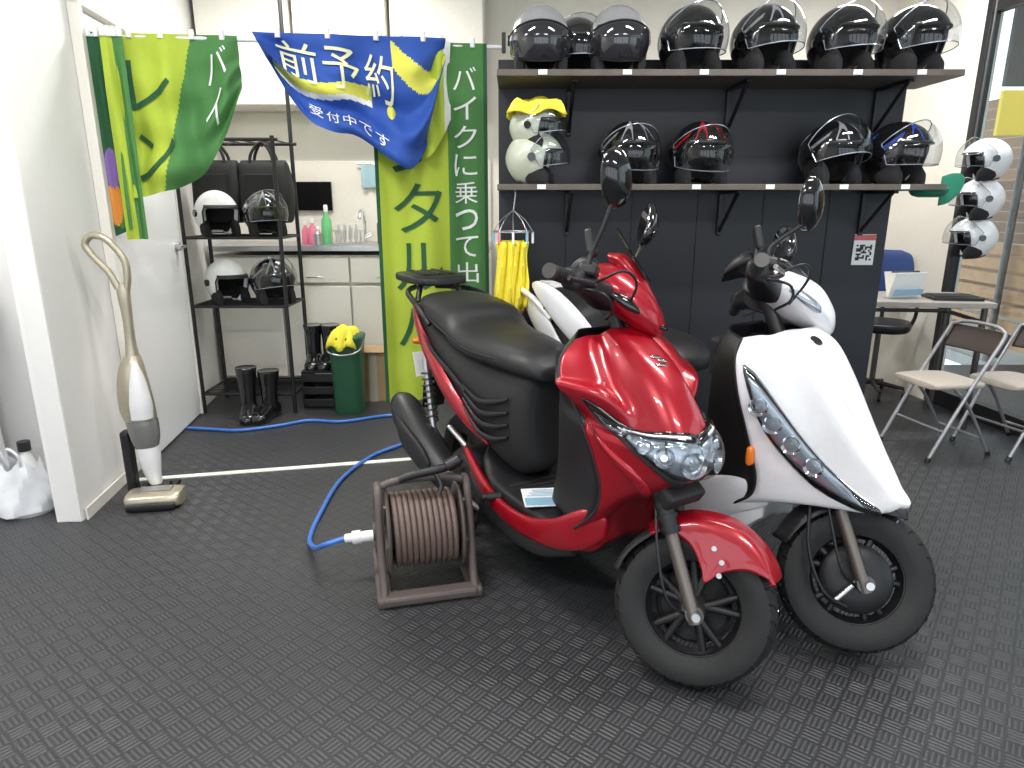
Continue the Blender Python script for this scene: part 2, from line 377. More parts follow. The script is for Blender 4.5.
# ---------------------------------------------------------------- helmets
def helmet(loc, yaw, mat, visor=CLEARV, vrot=0, sc=1.0, dark_vis=False, stripe=None, tilt=0, name='motorcycle_helmet', par=None, has_visor=True):
    e = empty(name, loc, rad(yaw), par); e.scale = (sc, sc, sc)
    e.rotation_euler = (tilt, 0, rad(yaw))
    rx, ry, rz, zc = .122, .148, .142, .115
    def P(az, el, k=1):
        a, t = rad(az), rad(el)
        jut = 1+.06*max(0, math.cos(a))*max(0, -math.sin(t))
        low = 1-.16*max(0, -math.sin(t))*(1 if abs(az) > 90 else .6)
        return Vector((rx*k*low*math.cos(t)*math.sin(a), -ry*k*low*jut*math.cos(t)*math.cos(a), zc+rz*k*math.sin(t)))
    na, ne = 72, 16; V = []; F = []
    emn = []
    for i in range(na):
        az = -180+360*i/na; t = min(1, max(0, (abs(az)-56)/16)); t = t*t*(3-2*t)
        lo = -54 if abs(az) < 125 else -48
        emn.append(20+(lo-20)*t)
    for i in range(na):
        az = -180+360*i/na
        for j in range(ne): V.append(P(az, emn[i]+(90-emn[i])*(j/ne)))
    top = len(V); V.append(P(0, 90))
    for i in range(na):
        i2 = (i+1) % na
        for j in range(ne-1): F.append((i*ne+j, i2*ne+j, i2*ne+j+1, i*ne+j+1))
        F.append((i*ne+ne-1, i2*ne+ne-1, top))
    o = mobj('shell', V, F, mat, e, mats=[mat, LINER], ang=70); solid(o, .026, -1, 1)
    tube('edge_trim', [P(-180+360*i/na, emn[i], 1.0) for i in range(0, na)], .0045, BLK, e, sub=1, n=6, closed=True)
    if has_visor:
        vv = []; vf = []; a1 = 84; n1, n2 = 28, 10
        R = Matrix.Translation((0, 0, zc+.02)) @ Matrix.Rotation(rad(-vrot), 4, 'X') @ Matrix.Translation((0, 0, -zc-.02))
        for i in range(n1+1):
            az = -a1+2*a1*i/n1
            lo = -34+16*(abs(az)/a1)**2; hi = (34 if not dark_vis else 22)-18*(abs(az)/a1)**2
            k = 1.05+.13*max(0, math.cos(rad(az)))*(1 if not dark_vis else .35)
            for j in range(n2+1): vv.append(R @ P(az, lo+(hi-lo)*j/n2, k))
        for i in range(n1):
            for j in range(n2):
                a = i*(n2+1)+j; vf.append((a, a+1, a+n2+2, a+n2+1))
        vo = mobj('visor', vv, vf, TINT if dark_vis else visor, e, ang=70)
        if dark_vis: solid(vo, .003)
        edge = [vv[i*(n2+1)] for i in range(n1+1)]+[vv[i*(n2+1)+n2] for i in range(n1, -1, -1)]
        tube('visor_edge', edge, .0024, BLK if dark_vis else LGREY, e, sub=1, n=5, closed=True)
    else:
        V = []; F = []
        for i in range(21):
            az = -60+6*i
            for j, (el, k) in enumerate(((24, 1.01), (18, 1.12), (14, 1.22))):
                V.append(P(az*(1-.12*j), el, k-(.10*(abs(az)/60)**2*j)))
        for i in range(20):
            for j in range(2): a = i*3+j; F.append((a, a+1, a+4, a+3))
        pk = mobj('peak', V, F, BLKM, e); solid(pk, .004)
    for s in (-1, 1): cyl('pivot', (s*rx*.97, -.008, zc+.012), (s*(rx+.010), -.008, zc+.012), .02, BLKG, e)
    for s in (-1, 1): loft('cheek_pad', [(s*.085, -.085, .02, .015, .03), (s*.085, -.05, .04, .024, .05), (s*.085, .0, .045, .02, .05), (s*.08, .03, .045, .006, .03)], LINER, e, axis='y', n=14, sub=3)
    if stripe:
        for az0 in (-150, -95, 78, 120):
            V = []; F = []
            for i in range(9):
                for j in range(2): V.append(P(az0+i*5+4*j, 8+i*4+j*10-(8 if az0 < 0 else 0), 1.006))
            for i in range(8): F.append((2*i, 2*i+1, 2*i+3, 2*i+2))
            mobj('stripe', V, F, stripe, e)
        for sg_ in (-1, 1):
            V = []; F = []
            for i in range(15):
                for j in range(2): V.append(P(sg_*(16+26*j*(1-i/22)), 24+i*4.2, 1.006))
            for i in range(14): F.append((2*i, 2*i+1, 2*i+3, 2*i+2))
            mobj('crown_stripe', V, F, stripe, e)
    return e
GREYS = M('helmet_grey_stripe', (.25, .25, .27), .3)
SILV = M('helmet_silver', (.42, .43, .45), .25, .5, coat=.6)
top = 1.765; low = 1.335
for x, m, dv, y, vr, st in ((.115, SILV, True, 0, 0, None), (.425, SILV, True, 4, 0, None), (.72, BLKG, False, 22, 18, None), (1.02, BLKG, False, 25, 26, GREYS), (1.335, BLKG, False, 22, 22, None), (1.62, BLKG, False, 26, 26, None)):
    helmet((x, 3.02, top+.001), y, m, sc=1.0, vrot=vr, dark_vis=dv, stripe=st)
helmet((.27, 3.10, top+.001), 10, BLKG, sc=.9, vrot=20)
for x, m, y, vr, st in ((.49, BLKG, 12, 12, GREYS), (.785, BLKG, 14, 10, REDH), (1.345, BLKG, 18, 35, GREYS), (1.62, BLKG, 30, 20, BLUEH)):
    helmet((x, 3.02, low+.001), y, m, sc=.98, vrot=vr, stripe=st)
for z in (low+.001, low+.138):
    helmet((.095, 3.02, z), 78 if z < 1.4 else 66, SAGE, sc=.84 if z < 1.4 else .74, vrot=28, visor=CLEARV)
def drape(name, c, sx, sy, h, mat, hang=.06, seed=1, par=None):
    rnd = random.Random(seed); n = 22; V = []; F = []
    ph = [rnd.uniform(0, 6) for _ in range(4)]
    for i in range(n+1):
        for j in range(n+1):
            a = -1+2*i/n; b = -1+2*j/n; r = max(abs(a), abs(b))
            z = h-(hang*max(0, (r-.55)/.45)**1.3)+.010*math.sin(5*a+ph[0]+3*b)+.008*math.sin(7*b+ph[1]-4*a)
            k = 1-.25*max(0, r-.55)
            V.append((c[0]+sx*a*k+.008*math.sin(9*b+ph[2]), c[1]+sy*b*k+.008*math.sin(8*a+ph[3]), c[2]+z))
    for i in range(n):
        for j in range(n):
            a = i*(n+1)+j; F.append((a, a+1, a+n+2, a+n+1))
    o = mobj(name, V, F, mat, par); solid(o, .006); return o
drape('yellow_towel', (.10, 3.02, low+.30), .13, .11, .03, YEL, .05, 3)
hs = empty('helmet_hanger', (2.62, 3.95, 0))
cyl('strap', (0, .13, 1.0), (0, .13, 2.70), .006, DSTEEL, hs)
for z in (1.38, 1.17, .96):
    helmet((2.62, 3.95, z), -95, WHT, sc=.86, vrot=24, visor=CLEARV)
    cyl('arm', (0, .13, z+.13), (0, .10, z+.12), .008, DSTEEL, hs)

# ---------------------------------------------------------------- scooter
def wheel(par, c, w=.10, R=.213, disc=0, nm='wheel'):
    x, y, z = c
    h = w/2
    prof = [(.128, -h*.72), (.15, -h*.9), (.175, -h*1.0), (.195, -h*.88), (.206, -h*.58), (R, -h*.2), (R, h*.2), (.206, h*.58), (.195, h*.88), (.175, h), (.15, h*.9), (.128, h*.72), (.128, -h*.72)]
    lathe(nm+'_tyre', prof, c, RUB, par, 'y', 72)
    V = []; F = []
    for k in range(30):
        t0 = 2*math.pi*k/30
        for s in (-1, 1):
            for (d1, h1, r1, d2, h2, r2) in ((0, .10, R+.0004, .11, .60, .2058), (.12, .62, .2055, .15, .92, .193)):
                q = [(x+r1*math.cos(t0+d1), y+s*h1*h, z+r1*math.sin(t0+d1)), (x+r1*math.cos(t0+d1+.022), y+s*h1*h, z+r1*math.sin(t0+d1+.022)),
                     (x+(r2+.001)*math.cos(t0+d2+.022), y+s*h2*h*1.02, z+(r2+.001)*math.sin(t0+d2+.022)), (x+(r2+.001)*math.cos(t0+d2), y+s*h2*h*1.02, z+(r2+.001)*math.sin(t0+d2))]
                b = len(V); V += q; F += [(b, b+1, b+2, b+3)]
    t = mobj(nm+'_tread_groove', V, F, BLKG, par, smooth=False); solid(t, .001, 0)
    lathe(nm+'_rim', [(.131, -h*.74), (.137, -h*.74), (.137, -h*.66), (.125, -h*.6), (.118, 0), (.125, h*.6), (.137, h*.66), (.137, h*.74), (.131, h*.74), (.112, 0), (.131, -h*.74)], c, BLK, par, 'y', 56)
    lathe(nm+'_hub', [(0, -.038), (.026, -.038), (.034, -.02), (.04, 0), (.034, .02), (.026, .038), (0, .038)], c, DSTEEL, par, 'y', 32)
    for k in range(5):
        a = 2*math.pi*k/5+.3
        for da in (-.2, .2):
            p1 = (x+.03*math.cos(a), y-.01, z+.03*math.sin(a)); p2 = (x+.122*math.cos(a+da), y-.004, z+.122*math.sin(a+da))
            cyl(nm+'_spoke', p1, p2, .013, BLK, par, r2=.010, n=10)
    if disc:
        yy = y+disc*.045
        lathe(nm+'_disc', [(.055, -.002), (.080, -.002), (.080, .002), (.055, .002), (.055, -.002)], (x, yy, z), DSTEEL, par, 'y', 48)
        for k in range(5):
            a = 2*math.pi*k/5
            cyl(nm+'_disc_arm', (x+.02*math.cos(a), yy, z+.02*math.sin(a)), (x+.058*math.cos(a), yy, z+.058*math.sin(a)), .006, DSTEEL, par, n=8)
        lathe(nm+'_drum_cover', [(0, .03), (.09, .03), (.10, .022), (.10, .0)], (x, yy-.045*disc, z), BLKM, par, 'y', 40)
    cyl(nm+'_axle', (x, y-.075, z), (x, y+.075, z), .009, STEEL, par)
    lathe(nm+'_axle_nut', [(0, -.084), (.013, -.084), (.015, -.074), (0, -.074)], c, STEEL, par, 'y', 6)

def scooter(name, loc, heading, steer, paint, kind, lean=0):
    S = empty(name, (loc[0], loc[1], 0)); S.rotation_euler = (rad(lean), 0, rad(heading))
    R_ = kind == 'r'
    O = Matrix.Translation((.085, 0, 0)); A = Vector((-.447, 0, .894))
    st = empty('steering', par=S); st.matrix_local = O @ Matrix.Rotation(rad(steer), 4, A) @ O.inverted()
    wheel(st, (0, 0, .218), .096, nm='front_wheel', disc=1)
    wheel(S, (-1.25, 0, .214), .098, nm='rear_wheel')
    for s in (-1, 1):
        y = s*.075
        cyl('fork_slider', (.018, y, .195), (-.093, y, .415), .0175, BRONZE, st)
        cyl('fork_foot', (.012, y-.012, .217), (.012, y+.012, .217), .024, DSTEEL, st)
        cyl('fork_boot', (-.088, y, .405), (-.165, y, .56), .025, BLK, st, r2=.022)
        for k in range(5):
            f = k/5; cyl('fork_boot_rib', (-.092-.07*f, y, .413+.14*f), (-.097-.07*f, y, .423+.14*f), .0285, BLK, st)
        cyl('fork_bolt', (.018, y+s*.018, .217), (.018, y+s*.03, .217), .011, STEEL, st)
    box('fork_bridge', (-.15, 0, .55), (.06, .20, .05), BLK, st, (0, rad(-26), 0), .01)
    cyl('steering_stem', (-.15, 0, .55), (-.40, 0, 1.0), .022, BLK, st)
    sd = 1
    loft('caliper', [(-.10, sd*.055, .25, .012, .02), (-.085, sd*.055, .25, .02, .036), (-.05, sd*.055, .255, .02, .036), (-.035, sd*.055, .255, .012, .02)], DSTEEL, st, 'x', 12, 3)
    tube('brake_hose', [(-.07, sd*.07, .28), (-.10, sd*.10, .36), (-.12, sd*.09, .46), (-.17, sd*.05, .58)], .005, BLK, st)
    tube('speedo_cable', [(.0, -.05, .20), (-.06, -.105, .24), (-.11, -.105, .36), (-.15, -.07, .5)], .004, BLK, st)
    if not R_:
        tube('drum_cable', [(-.02, -.06, .14), (-.09, -.075, .17), (-.15, -.075, .28), (-.17, -.06, .45)], .005, BLK, st)
        cyl('brake_arm', (.0, -.052, .218), (-.05, -.055, .15), .008, STEEL, st)
        lathe('brake_plate', [(0, -.044), (.05, -.044), (.085, -.04), (.098, -.03), (.10, -.01)], (0, 0, .218), BLK, st, 'y', 40)
    fr = []
    if R_:
        tab = [(-40, .236, .225), (-32, .239, .215), (-22, .243, .20), (-10, .247, .165), (2, .25, .115), (13, .252, .085), (24, .251, .13), (36, .247, .175), (46, .242, .203), (52, .237, .220), (55, .233, .228)]
    else:
        tab = [(-75, .238, .22), (-50, .238, .21), (-25, .238, .205), (0, .238, .20), (14, .238, .205), (24, .236, .222)]
    for (a, r, rs) in tab:
        a = rad(a); q = lambda rr, y: (rr*math.sin(a), y, .218+rr*math.cos(a))
        fr.append([q(r+.008, 0), q(r+.003, .022), q(r-.006, .046), q(r-.012, .056), q(min(r-.02, rs+.03), .064), q(rs, .066)])
    fs = Surf(fr, kv=[0, .3, .55, .62, .8, 1]); fs.cen = Vector((0, 0, .218)); fs.mesh('front_fender', paint if R_ else BLK, st, 5, 4, .004)
    if R_:
        fb_ = []
        for a in (-78, -68, -56, -40, -32):
            a = rad(a); q = lambda rr, y: (rr*math.sin(a), y, .218+rr*math.cos(a)); fb_.append([q(.230, 0), q(.228, .03), q(.221, .050), q(.214, .053)])
        f2 = Surf(fb_); f2.mesh('rear_mudflap', BLKM, st, 5, 4, .003)
        for s in (-1, 1):
            for (x, z) in ((.025, .395), (.05, .365), (.05, .33)):
                cyl('fender_bolt', (x, s*.060, z), (x, s*.072, z), .007, STEEL, st, n=12)
    if R_:
        KU = [0, 1, 2, 2.7, 2.85, 4, 5, 6, 7, 8, 9]; KV = [0, .30, .36, .68, 1]
        rows = [
            [(-.322, 0, .925), (-.332, .055, .920), (-.339, .062, .913), (-.350, .105, .908), (-.362, .140, .898)],
            [(-.240, 0, .896), (-.258, .066, .880), (-.272, .078, .866), (-.302, .138, .870), (-.345, .195, .860)],
            [(-.152, 0, .843), (-.178, .074, .816), (-.195, .088, .796), (-.238, .160, .808), (-.318, .220, .815)],
            [(-.098, 0, .793), (-.122, .074, .760), (-.140, .088, .741), (-.190, .162, .762), (-.298, .226, .780)],
            [(-.088, 0, .781), (-.112, .074, .748), (-.130, .087, .730), (-.190, .146, .732), (-.288, .200, .752)],
            [(-.030, 0, .698), (-.050, .066, .678), (-.064, .077, .667), (-.132, .132, .660), (-.250, .180, .668)],
            [(-.002, 0, .618), (-.028, .058, .610), (-.038, .066, .604), (-.110, .115, .592), (-.225, .163, .590)],
            [(-.055, 0, .555), (-.070, .050, .548), (-.076, .057, .543), (-.138, .104, .525), (-.215, .148, .510)],
            [(-.170, 0, .500), (-.175, .050, .490), (-.178, .056, .488), (-.200, .102, .460), (-.240, .145, .430)],
            [(-.250, 0, .420), (-.252, .055, .410), (-.253, .062, .410), (-.262, .110, .380), (-.310, .162, .355)],
            [(-.275, 0, .310), (-.275, .055, .300), (-.276, .065, .300), (-.290, .120, .280), (-.400, .172, .275)]]
    else:
        KU = list(range(10)); KV = [0, .30, .36, .70, 1]
        rows = [
            [(-.280, 0, .915), (-.288, .080, .913), (-.298, .091, .907), (-.322, .135, .903), (-.350, .168, .895)],
            [(-.212, 0, .872), (-.222, .096, .866), (-.238, .110, .854), (-.280, .166, .848), (-.330, .212, .840)],
            [(-.145, 0, .790), (-.154, .088, .784), (-.172, .100, .769), (-.240, .160, .757), (-.308, .214, .750)],
            [(-.075, 0, .695), (-.084, .072, .688), (-.103, .083, .671), (-.195, .140, .657), (-.285, .192, .646)],
            [(-.006, 0, .605), (-.016, .054, .599), (-.036, .064, .583), (-.150, .118, .569), (-.265, .172, .558)],
            [(.062, 0, .530), (.050, .034, .525), (.032, .043, .511), (-.108, .101, .495), (-.248, .160, .483)],
            [(.098, 0, .482), (.082, .021, .479), (.068, .028, .467), (-.096, .092, .440), (-.258, .158, .423)],
            [(-.100, 0, .475), (-.110, .030, .468), (-.112, .036, .465), (-.190, .100, .420), (-.310, .165, .375)],
            [(-.270, 0, .400), (-.270, .045, .395), (-.271, .055, .390), (-.290, .120, .350), (-.370, .170, .320)],
            [(-.290, 0, .300), (-.290, .050, .290), (-.291, .060, .290), (-.310, .130, .270), (-.420, .172, .260)]]
        rows = [[(x+.028*max(0, 1-i/9), y, z-.008*max(0, 1-i/4)) for (x, y, z) in r] for i, r in enumerate(rows)]
    ap = Surf(rows, KU, KV); ap.mesh('front_apron', paint, S, 7, 8, .006)
    E = lambda i, k=.004: (rows[i][-1][0]-.004, rows[i][-1][1]-k, rows[i][-1][2])
    inner = []
    for i in range(len(rows)-1):
        ex, ey, ez = E(i); bx = -.435-.09*max(0, (.92-ez)/.6); by = min(.15, ey*.72)
        inner.append([(bx-.01, 0, ez+.01), (bx-.008, by*.6, ez+.01), (bx+.03, by, ez+.005), (ex, ey, ez)])
    ins = Surf(inner, KU[:len(rows)-1]); ins.mesh('leg_shield_inner', BLK, S, 5, 5, .005)
    for s in (-1, 1): tube('apron_trim_'+('l' if s > 0 else 'r'), [(rows[i][-1][0]-.002, s*rows[i][-1][1], rows[i][-1][2]) for i in range(len(rows)-1)], .005, BLKM, S, 5, 8)
    for s in (-1, 1): box('storage_pocket', (-.465, s*.075, .80), (.04, .10, .12), BLKM, S, bev=.015)
    if R_:
        for s in (-1, 1):
            ks = [(s*.0, 4.15, 5.55), (s*.12, 4.0, 5.6), (s*.25, 3.78, 5.5), (s*.37, 3.45, 5.2), (s*.5, 3.15, 4.7), (s*.63, 2.98, 4.15), (s*.76, 2.84, 3.45), (s*.85, 2.78, 2.9)]
            ap.patch('headlight_base', ks, .004, BLKG, S, bulge=.002)
            inn = [(v, a+.22, b-.25) for v, a, b in ks[:7]]
            ap.patch('headlight_reflector', inn, .008, LGREY, S, bulge=.003)
            g = [(v, a+.02, b-.02) for v, a, b in ks]
            ap.patch('headlight_lens', g, .012, GLASS, S, bulge=.024, nv=30, nu=12, th=0)
            ap.patch('headlight_brow', [(v, a-.10, a+.03) for v, a, b in ks], .005, BLKG, S, bulge=.008, nu=4)
            ap.patch('headlight_under', [(v, b-.03, b+.42-abs(v)*.4) for v, a, b in ks], .004, BLKM, S, bulge=.006, nu=6)
            ap.patch('running_light', [(v, a+.03, a+.12) for v, a, b in ks[1:6]], .016, WHT, S, nu=2, bulge=.003)
            ap.patch('headlight_divider', [(s*.30, 3.75, 3.9), (s*.34, 4.2, 4.3), (s*.37, 4.8, 4.9)], .018, BLKG, S, nv=8, nu=1, th=.002)
            for vv, uu, rr in ((s*.15, 4.8, .034), (s*.37, 4.35, .026), (s*.52, 3.95, .020), (s*.64, 3.55, .014)):
                p = ap.ev(uu, vv); n = ap.nrm(uu, vv)
                cyl('reflector', p+n*.006, p+n*.024, rr*.55, CHROME, S, r2=rr, cap=False)
                cyl('reflector_ring', p+n*.023, p+n*.026, rr, DSTEEL, S, cap=False)
                cyl('bulb', p+n*.006, p+n*.022, rr*.35, CHROME, S)
            ap.patch('cheek_ridge', [(s*.97, 3.2, 3.4), (s*.86, 4.1, 4.7), (s*.68, 5.0, 5.7), (s*.50, 5.9, 6.5), (s*.36, 6.4, 6.6)], .0, paint, S, bulge=.012, nu=8, nv=24)
            ap.patch('cheek_shadow_line', [(s*.93, 3.7, 3.76), (s*.80, 4.65, 4.72), (s*.64, 5.6, 5.67), (s*.50, 6.15, 6.21)], .008, BLKG, S, nu=2)
        for k, (du, dv) in enumerate(((0, 0), (.14, .05), (.28, 0))):
            ap.patch('badge_bar', [(-.085+dv, 1.55+du, 1.62+du), (.02+dv, 1.59+du, 1.70+du)], .005, CHROME, S, nv=4, nu=2)
        box('nose_duct', (-.10, 0, .545), (.14, .13, .05), BLKM, S, (0, rad(35), 0), .012)
    else:
        for s in (-1, 1):
            ks = [(s*.92, 1.30, 1.42), (s*.88, 1.40, 2.9), (s*.79, 1.68, 4.0), (s*.68, 2.45, 4.95), (s*.57, 3.5, 5.45), (s*.47, 4.65, 5.82), (s*.40, 5.6, 5.95)]
            ap.patch('headlight_rim', [(v, a-.13, b+.13) for i, (v, a, b) in enumerate(ks)], .003, CHROME, S, bulge=.002)
            ap.patch('headlight_base', [(v, a-.02, b+.02) for v, a, b in ks], .006, BLKG, S, bulge=.002)
            ap.patch('headlight_reflector', [(v, a+.18, b-.30) for v, a, b in ks[1:6]], .010, LGREY, S, bulge=.003)
            ap.patch('headlight_lens', ks, .012, GLASS, S, bulge=.014, nv=30, nu=10, th=0)
            for t in (1.4, 2.1, 2.8, 3.6):
                v, a, b = crv(ks, t); u = (a+b)/2; p = ap.ev(u, v); n = ap.nrm(u, v)
                cyl('reflector', p+n*.010, p+n*.020, .016, CHROME, S, r2=.027, cap=False); cyl('bulb', p+n*.010, p+n*.018, .007, CHROME, S)
                cyl('reflector_ring', p+n*.019, p+n*.022, .027, DSTEEL, S, cap=False)
            p = ap.ev(4.1, s*.98)
            loft('turn_reflector', [(p.x-.01, p.y+s*.010, p.z-.03, .003, .01), (p.x-.01, p.y+s*.012, p.z-.02, .010, .014), (p.x-.01, p.y+s*.012, p.z+.02, .010, .014), (p.x-.01, p.y+s*.010, p.z+.03, .003, .01)], ORANGE, S, 'z', 14, 3)
            loft('belly_panel', [(-.22, s*.115, .41, .006, .02), (-.30, s*.155, .40, .014, .06), (-.40, s*.175, .36, .018, .075), (-.52, s*.18, .31, .016, .06), (-.62, s*.18, .28, .01, .03)], paint, S, 'x', 20, 5)
            loft('rear_side_cowl', [(-1.44, s*.150, .925, .006, .012), (-1.36, s*.172, .915, .016, .035), (-1.22, s*.186, .865, .020, .065), (-1.08, s*.184, .795, .018, .070), (-.97, s*.172, .735, .012, .045), (-.90, s*.165, .70, .004, .012)], paint, S, 'x', 20, 5)
        p = ap.ev(.75, 0); n = ap.nrm(.75, 0)
        cyl('badge', p-n*.002, p+n*.006, .017, BLKG, S); cyl('badge_ring', p-n*.002, p+n*.004, .020, CHROME, S)
    loft('floorboard', [(-.38, 0, .30, .12, .02), (-.42, 0, .295, .155, .03), (-.6, 0, .29, .165, .032), (-.8, 0, .30, .165, .035), (-.9, 0, .33, .14, .05), (-.95, 0, .36, .10, .04)], BLK, S, 'x', 28, 5, 5)
    loft('floor_tunnel', [(-.40, 0, .24, .08, .05), (-.6, 0, .22, .10, .05), (-.85, 0, .24, .10, .06), (-.95, 0, .28, .06, .04)], BLKM, S, 'x', 20, 5, 4)
    for i in range(6): box('floor_rib', (-.55-.035*i, 0, .3245), (.010, .26, .006), BLKM, S, bev=.002)
    for s in (-1, 1):
        loft('side_skirt', [(-.24, s*.105, .37, .006, .03), (-.30, s*.145, .350, .013, .065), (-.42, s*.172, .295, .015, .048), (-.58, s*.180, .262, .015, .034), (-.75, s*.178, .268, .015, .030), (-.88, s*.170, .312, .014, .030), (-.98, s*.16, .365, .012, .022), (-1.06, s*.155, .41, .004, .010)], paint, S, 'x', 20, 6, 2.6)
        loft('skirt_lower', [(-.34, s*.14, .26, .01, .015), (-.5, s*.168, .215, .014, .032), (-.75, s*.168, .205, .014, .038), (-.92, s*.160, .245, .014, .040), (-1.0, s*.152, .31, .006, .02)], BLKM, S, 'x', 16, 5)
        dz = 0 if R_ else .05
        loft('tail_panel', [(-.88, s*.132, .430, .004, .006), (-.98, s*.150, .488, .013, .030), (-1.10, s*.165, .560+dz*.3, .016, .046), (-1.22, s*.167, .635+dz*.6, .017, .048+dz*.3), (-1.36, s*.152, .712+dz, .017, .046+dz*.5), (-1.48, s*.127, .768+dz, .015, .036+dz*.5), (-1.60, s*.09, .812+dz, .011, .022+dz*.3), (-1.68, s*.055, .835+dz, .003, .006)], paint, S, 'x', 20, 6, 1.8)
        loft('tail_vent', [(-1.0, s*.160, .60, .003, .006), (-1.08, s*.164, .635, .006, .012), (-1.25, s*.168, .70, .006, .010), (-1.35, s*.160, .75, .003, .004)], BLKM, S, 'x', 12, 4)
        for k in range(4):
            loft('panel_rib', [(-.765, s*(.118), .62-.045*k, .004, .006), (-.83, s*.139, .60-.045*k, .007, .011), (-.92, s*(.150), .585-.038*k, .007, .011), (-1.02, s*.160, .62-.025*k, .003, .005)], BLK, S, 'x', 12, 4)
        cyl('pillion_step', (-.985, s*.165, .395), (-1.10, s*.178, .44), .010, STEEL, S)
    loft('under_seat_body', [(-.69, 0, .54, .05, .13), (-.715, 0, .54, .088, .175), (-.78, 0, .53, .116, .195), (-.92, 0, .555, .138, .175), (-1.05, 0, .61, .150, .13), (-1.2, 0, .67, .154, .10), (-1.36, 0, .73, .141, .08), (-1.5, 0, .775, .112, .055), (-1.6, 0, .80, .07, .03)], BLKM, S, 'x', 36, 5, 3)
    loft('seat', [(-.630, 0, .710, .03, .012), (-.650, 0, .724, .078, .034), (-.72, 0, .742, .120, .054), (-.86, 0, .752, .150, .060), (-.98, 0, .757, .165, .062), (-1.08, 0, .772, .172, .068), (-1.15, 0, .810, .174, .078), (-1.28, 0, .837, .170, .070), (-1.40, 0, .852, .150, .058), (-1.48, 0, .858, .112, .040), (-1.505, 0, .858, .06, .014)], SEAT, S, 'x', 40, 6, 2.7, flatbot=.75)
    tube('seat_piping', [(-.69, -.10, .750), (-.86, -.151, .758), (-1.0, -.167, .764), (-1.14, -.175, .80), (-1.28, -.171, .834), (-1.42, -.148, .850), (-1.50, -.06, .858), (-1.51, 0, .858), (-1.50, .06, .858), (-1.42, .148, .850), (-1.28, .171, .834), (-1.14, .175, .80), (-1.0, .167, .764), (-.86, .151, .758), (-.69, .10, .750)], .0035, BLKM, S, 4, 6)
    loft('tail_light', [(-1.60, 0, .775, .07, .022), (-1.63, 0, .775, .06, .018), (-1.65, 0, .778, .02, .006)], TAILR, S, 'x', 20, 4)
    for s in (-1, 1):
        tube('grab_rail', [(-1.30, s*.155, .80), (-1.40, s*.17, .87), (-1.52, s*.15, .895), (-1.62, s*.10, .90), (-1.68, s*.05, .90)], .012, BLK if R_ else WHITEP, S)
    if R_:
        cp = loft('carrier_plate', [(-1.46, 0, .942, .06, .010), (-1.48, 0, .944, .10, .018), (-1.56, 0, .946, .125, .020), (-1.68, 0, .948, .13, .020), (-1.75, 0, .948, .11, .018), (-1.775, 0, .948, .05, .010)], BLK, S, 'x', 36, 5, 5)
        box('carrier_recess', (-1.62, 0, .967), (.18, .15, .006), BLKM, S, bev=.002)
        for k in (-1, 0, 1): box('carrier_rib', (-1.62, k*.05, .971), (.20, .012, .006), BLK, S, bev=.002)
        for s in (-1, 1): cyl('carrier_leg', (-1.55, s*.08, .925), (-1.52, s*.11, .86), .012, BLK, S)
    loft('rear_fender', [(-1.42, 0, .66, .06, .02), (-1.52, 0, .60, .06, .014), (-1.60, 0, .48, .06, .012), (-1.64, 0, .36, .055, .008)], BLKM, S, 'x', 20, 5, 4)
    box('number_plate', (-1.64, 0, .56), (.004, .17, .11), WHT, S, (0, rad(-18), 0))
    for s in (-1, 1):
        cyl('rear_signal', (-1.58, s*.07, .68), (-1.59, s*.11, .68), .02, ORANGE, S, r2=.012)
    loft('engine_case', [(-.90, .02, .24, .05, .04), (-.95, .02, .25, .10, .08), (-1.1, .04, .25, .11, .09), (-1.25, .09, .24, .05, .09), (-1.36, .09, .23, .03, .05)], DSTEEL, S, 'x', 24, 5, 3)
    lathe('fan_cover', [(0, -.175), (.05, -.175), (.075, -.165), (.085, -.14), (.085, -.05)], (-1.04, 0, .28), BLK, S, 'y', 36)
    for k in range(12):
        a = 2*math.pi*k/12; box('fan_fin', (-1.04+.045*math.cos(a), -.177, .28+.045*math.sin(a)), (.04, .006, .006), BLKM, S, (0, -a, 0), .001)
    loft('muffler', [(-1.02, -.15, .20, .015, .02), (-1.08, -.165, .215, .050, .050), (-1.18, -.18, .25, .064, .072), (-1.34, -.19, .32, .070, .080), (-1.48, -.19, .385, .066, .076), (-1.54, -.19, .41, .050, .060), (-1.56, -.19, .42, .02, .02)], BLK, S, 'x', 30, 5, 2.4)
    loft('muffler_guard', [(-1.16, -.238, .265, .006, .02), (-1.22, -.250, .290, .012, .050), (-1.36, -.262, .345, .012, .050), (-1.44, -.256, .38, .006, .02)], BLKM, S, 'x', 18, 5, 3)
    lathe('muffler_cap', [(0, 0), (.03, 0), (.045, .012), (.05, .03)], (-1.575, -.19, .42), DSTEEL, S, 'x', 24)
    tube('exhaust_pipe', [(-.85, -.04, .16), (-.9, -.12, .15), (-1.0, -.15, .17), (-1.06, -.155, .20)], .016, DSTEEL, S)
    for s in (-1, 1):
        p1 = Vector((-1.30, s*.15, .33)); p2 = Vector((-1.40, s*.135, .64))
        cyl('shock_body', p1, p2, .013, STEEL, S)
        pts = []
        ax = (p2-p1)
        for k in range(8*8+1):
            f = k/64; a = 2*math.pi*k/8; c = p1+ax*(.22+.62*f); pts.append(c+Vector((.024*math.cos(a), .024*math.sin(a), 0)))
        tube('shock_spring', pts, .0045, DSTEEL if R_ else BLK, S, 1, 6)
    for s in (-1, 1):
        tube('centre_stand', [(-.98, s*.05, .17), (-1.02, s*.11, .06), (-1.03, s*.13, .012)], .011, BLK, S)
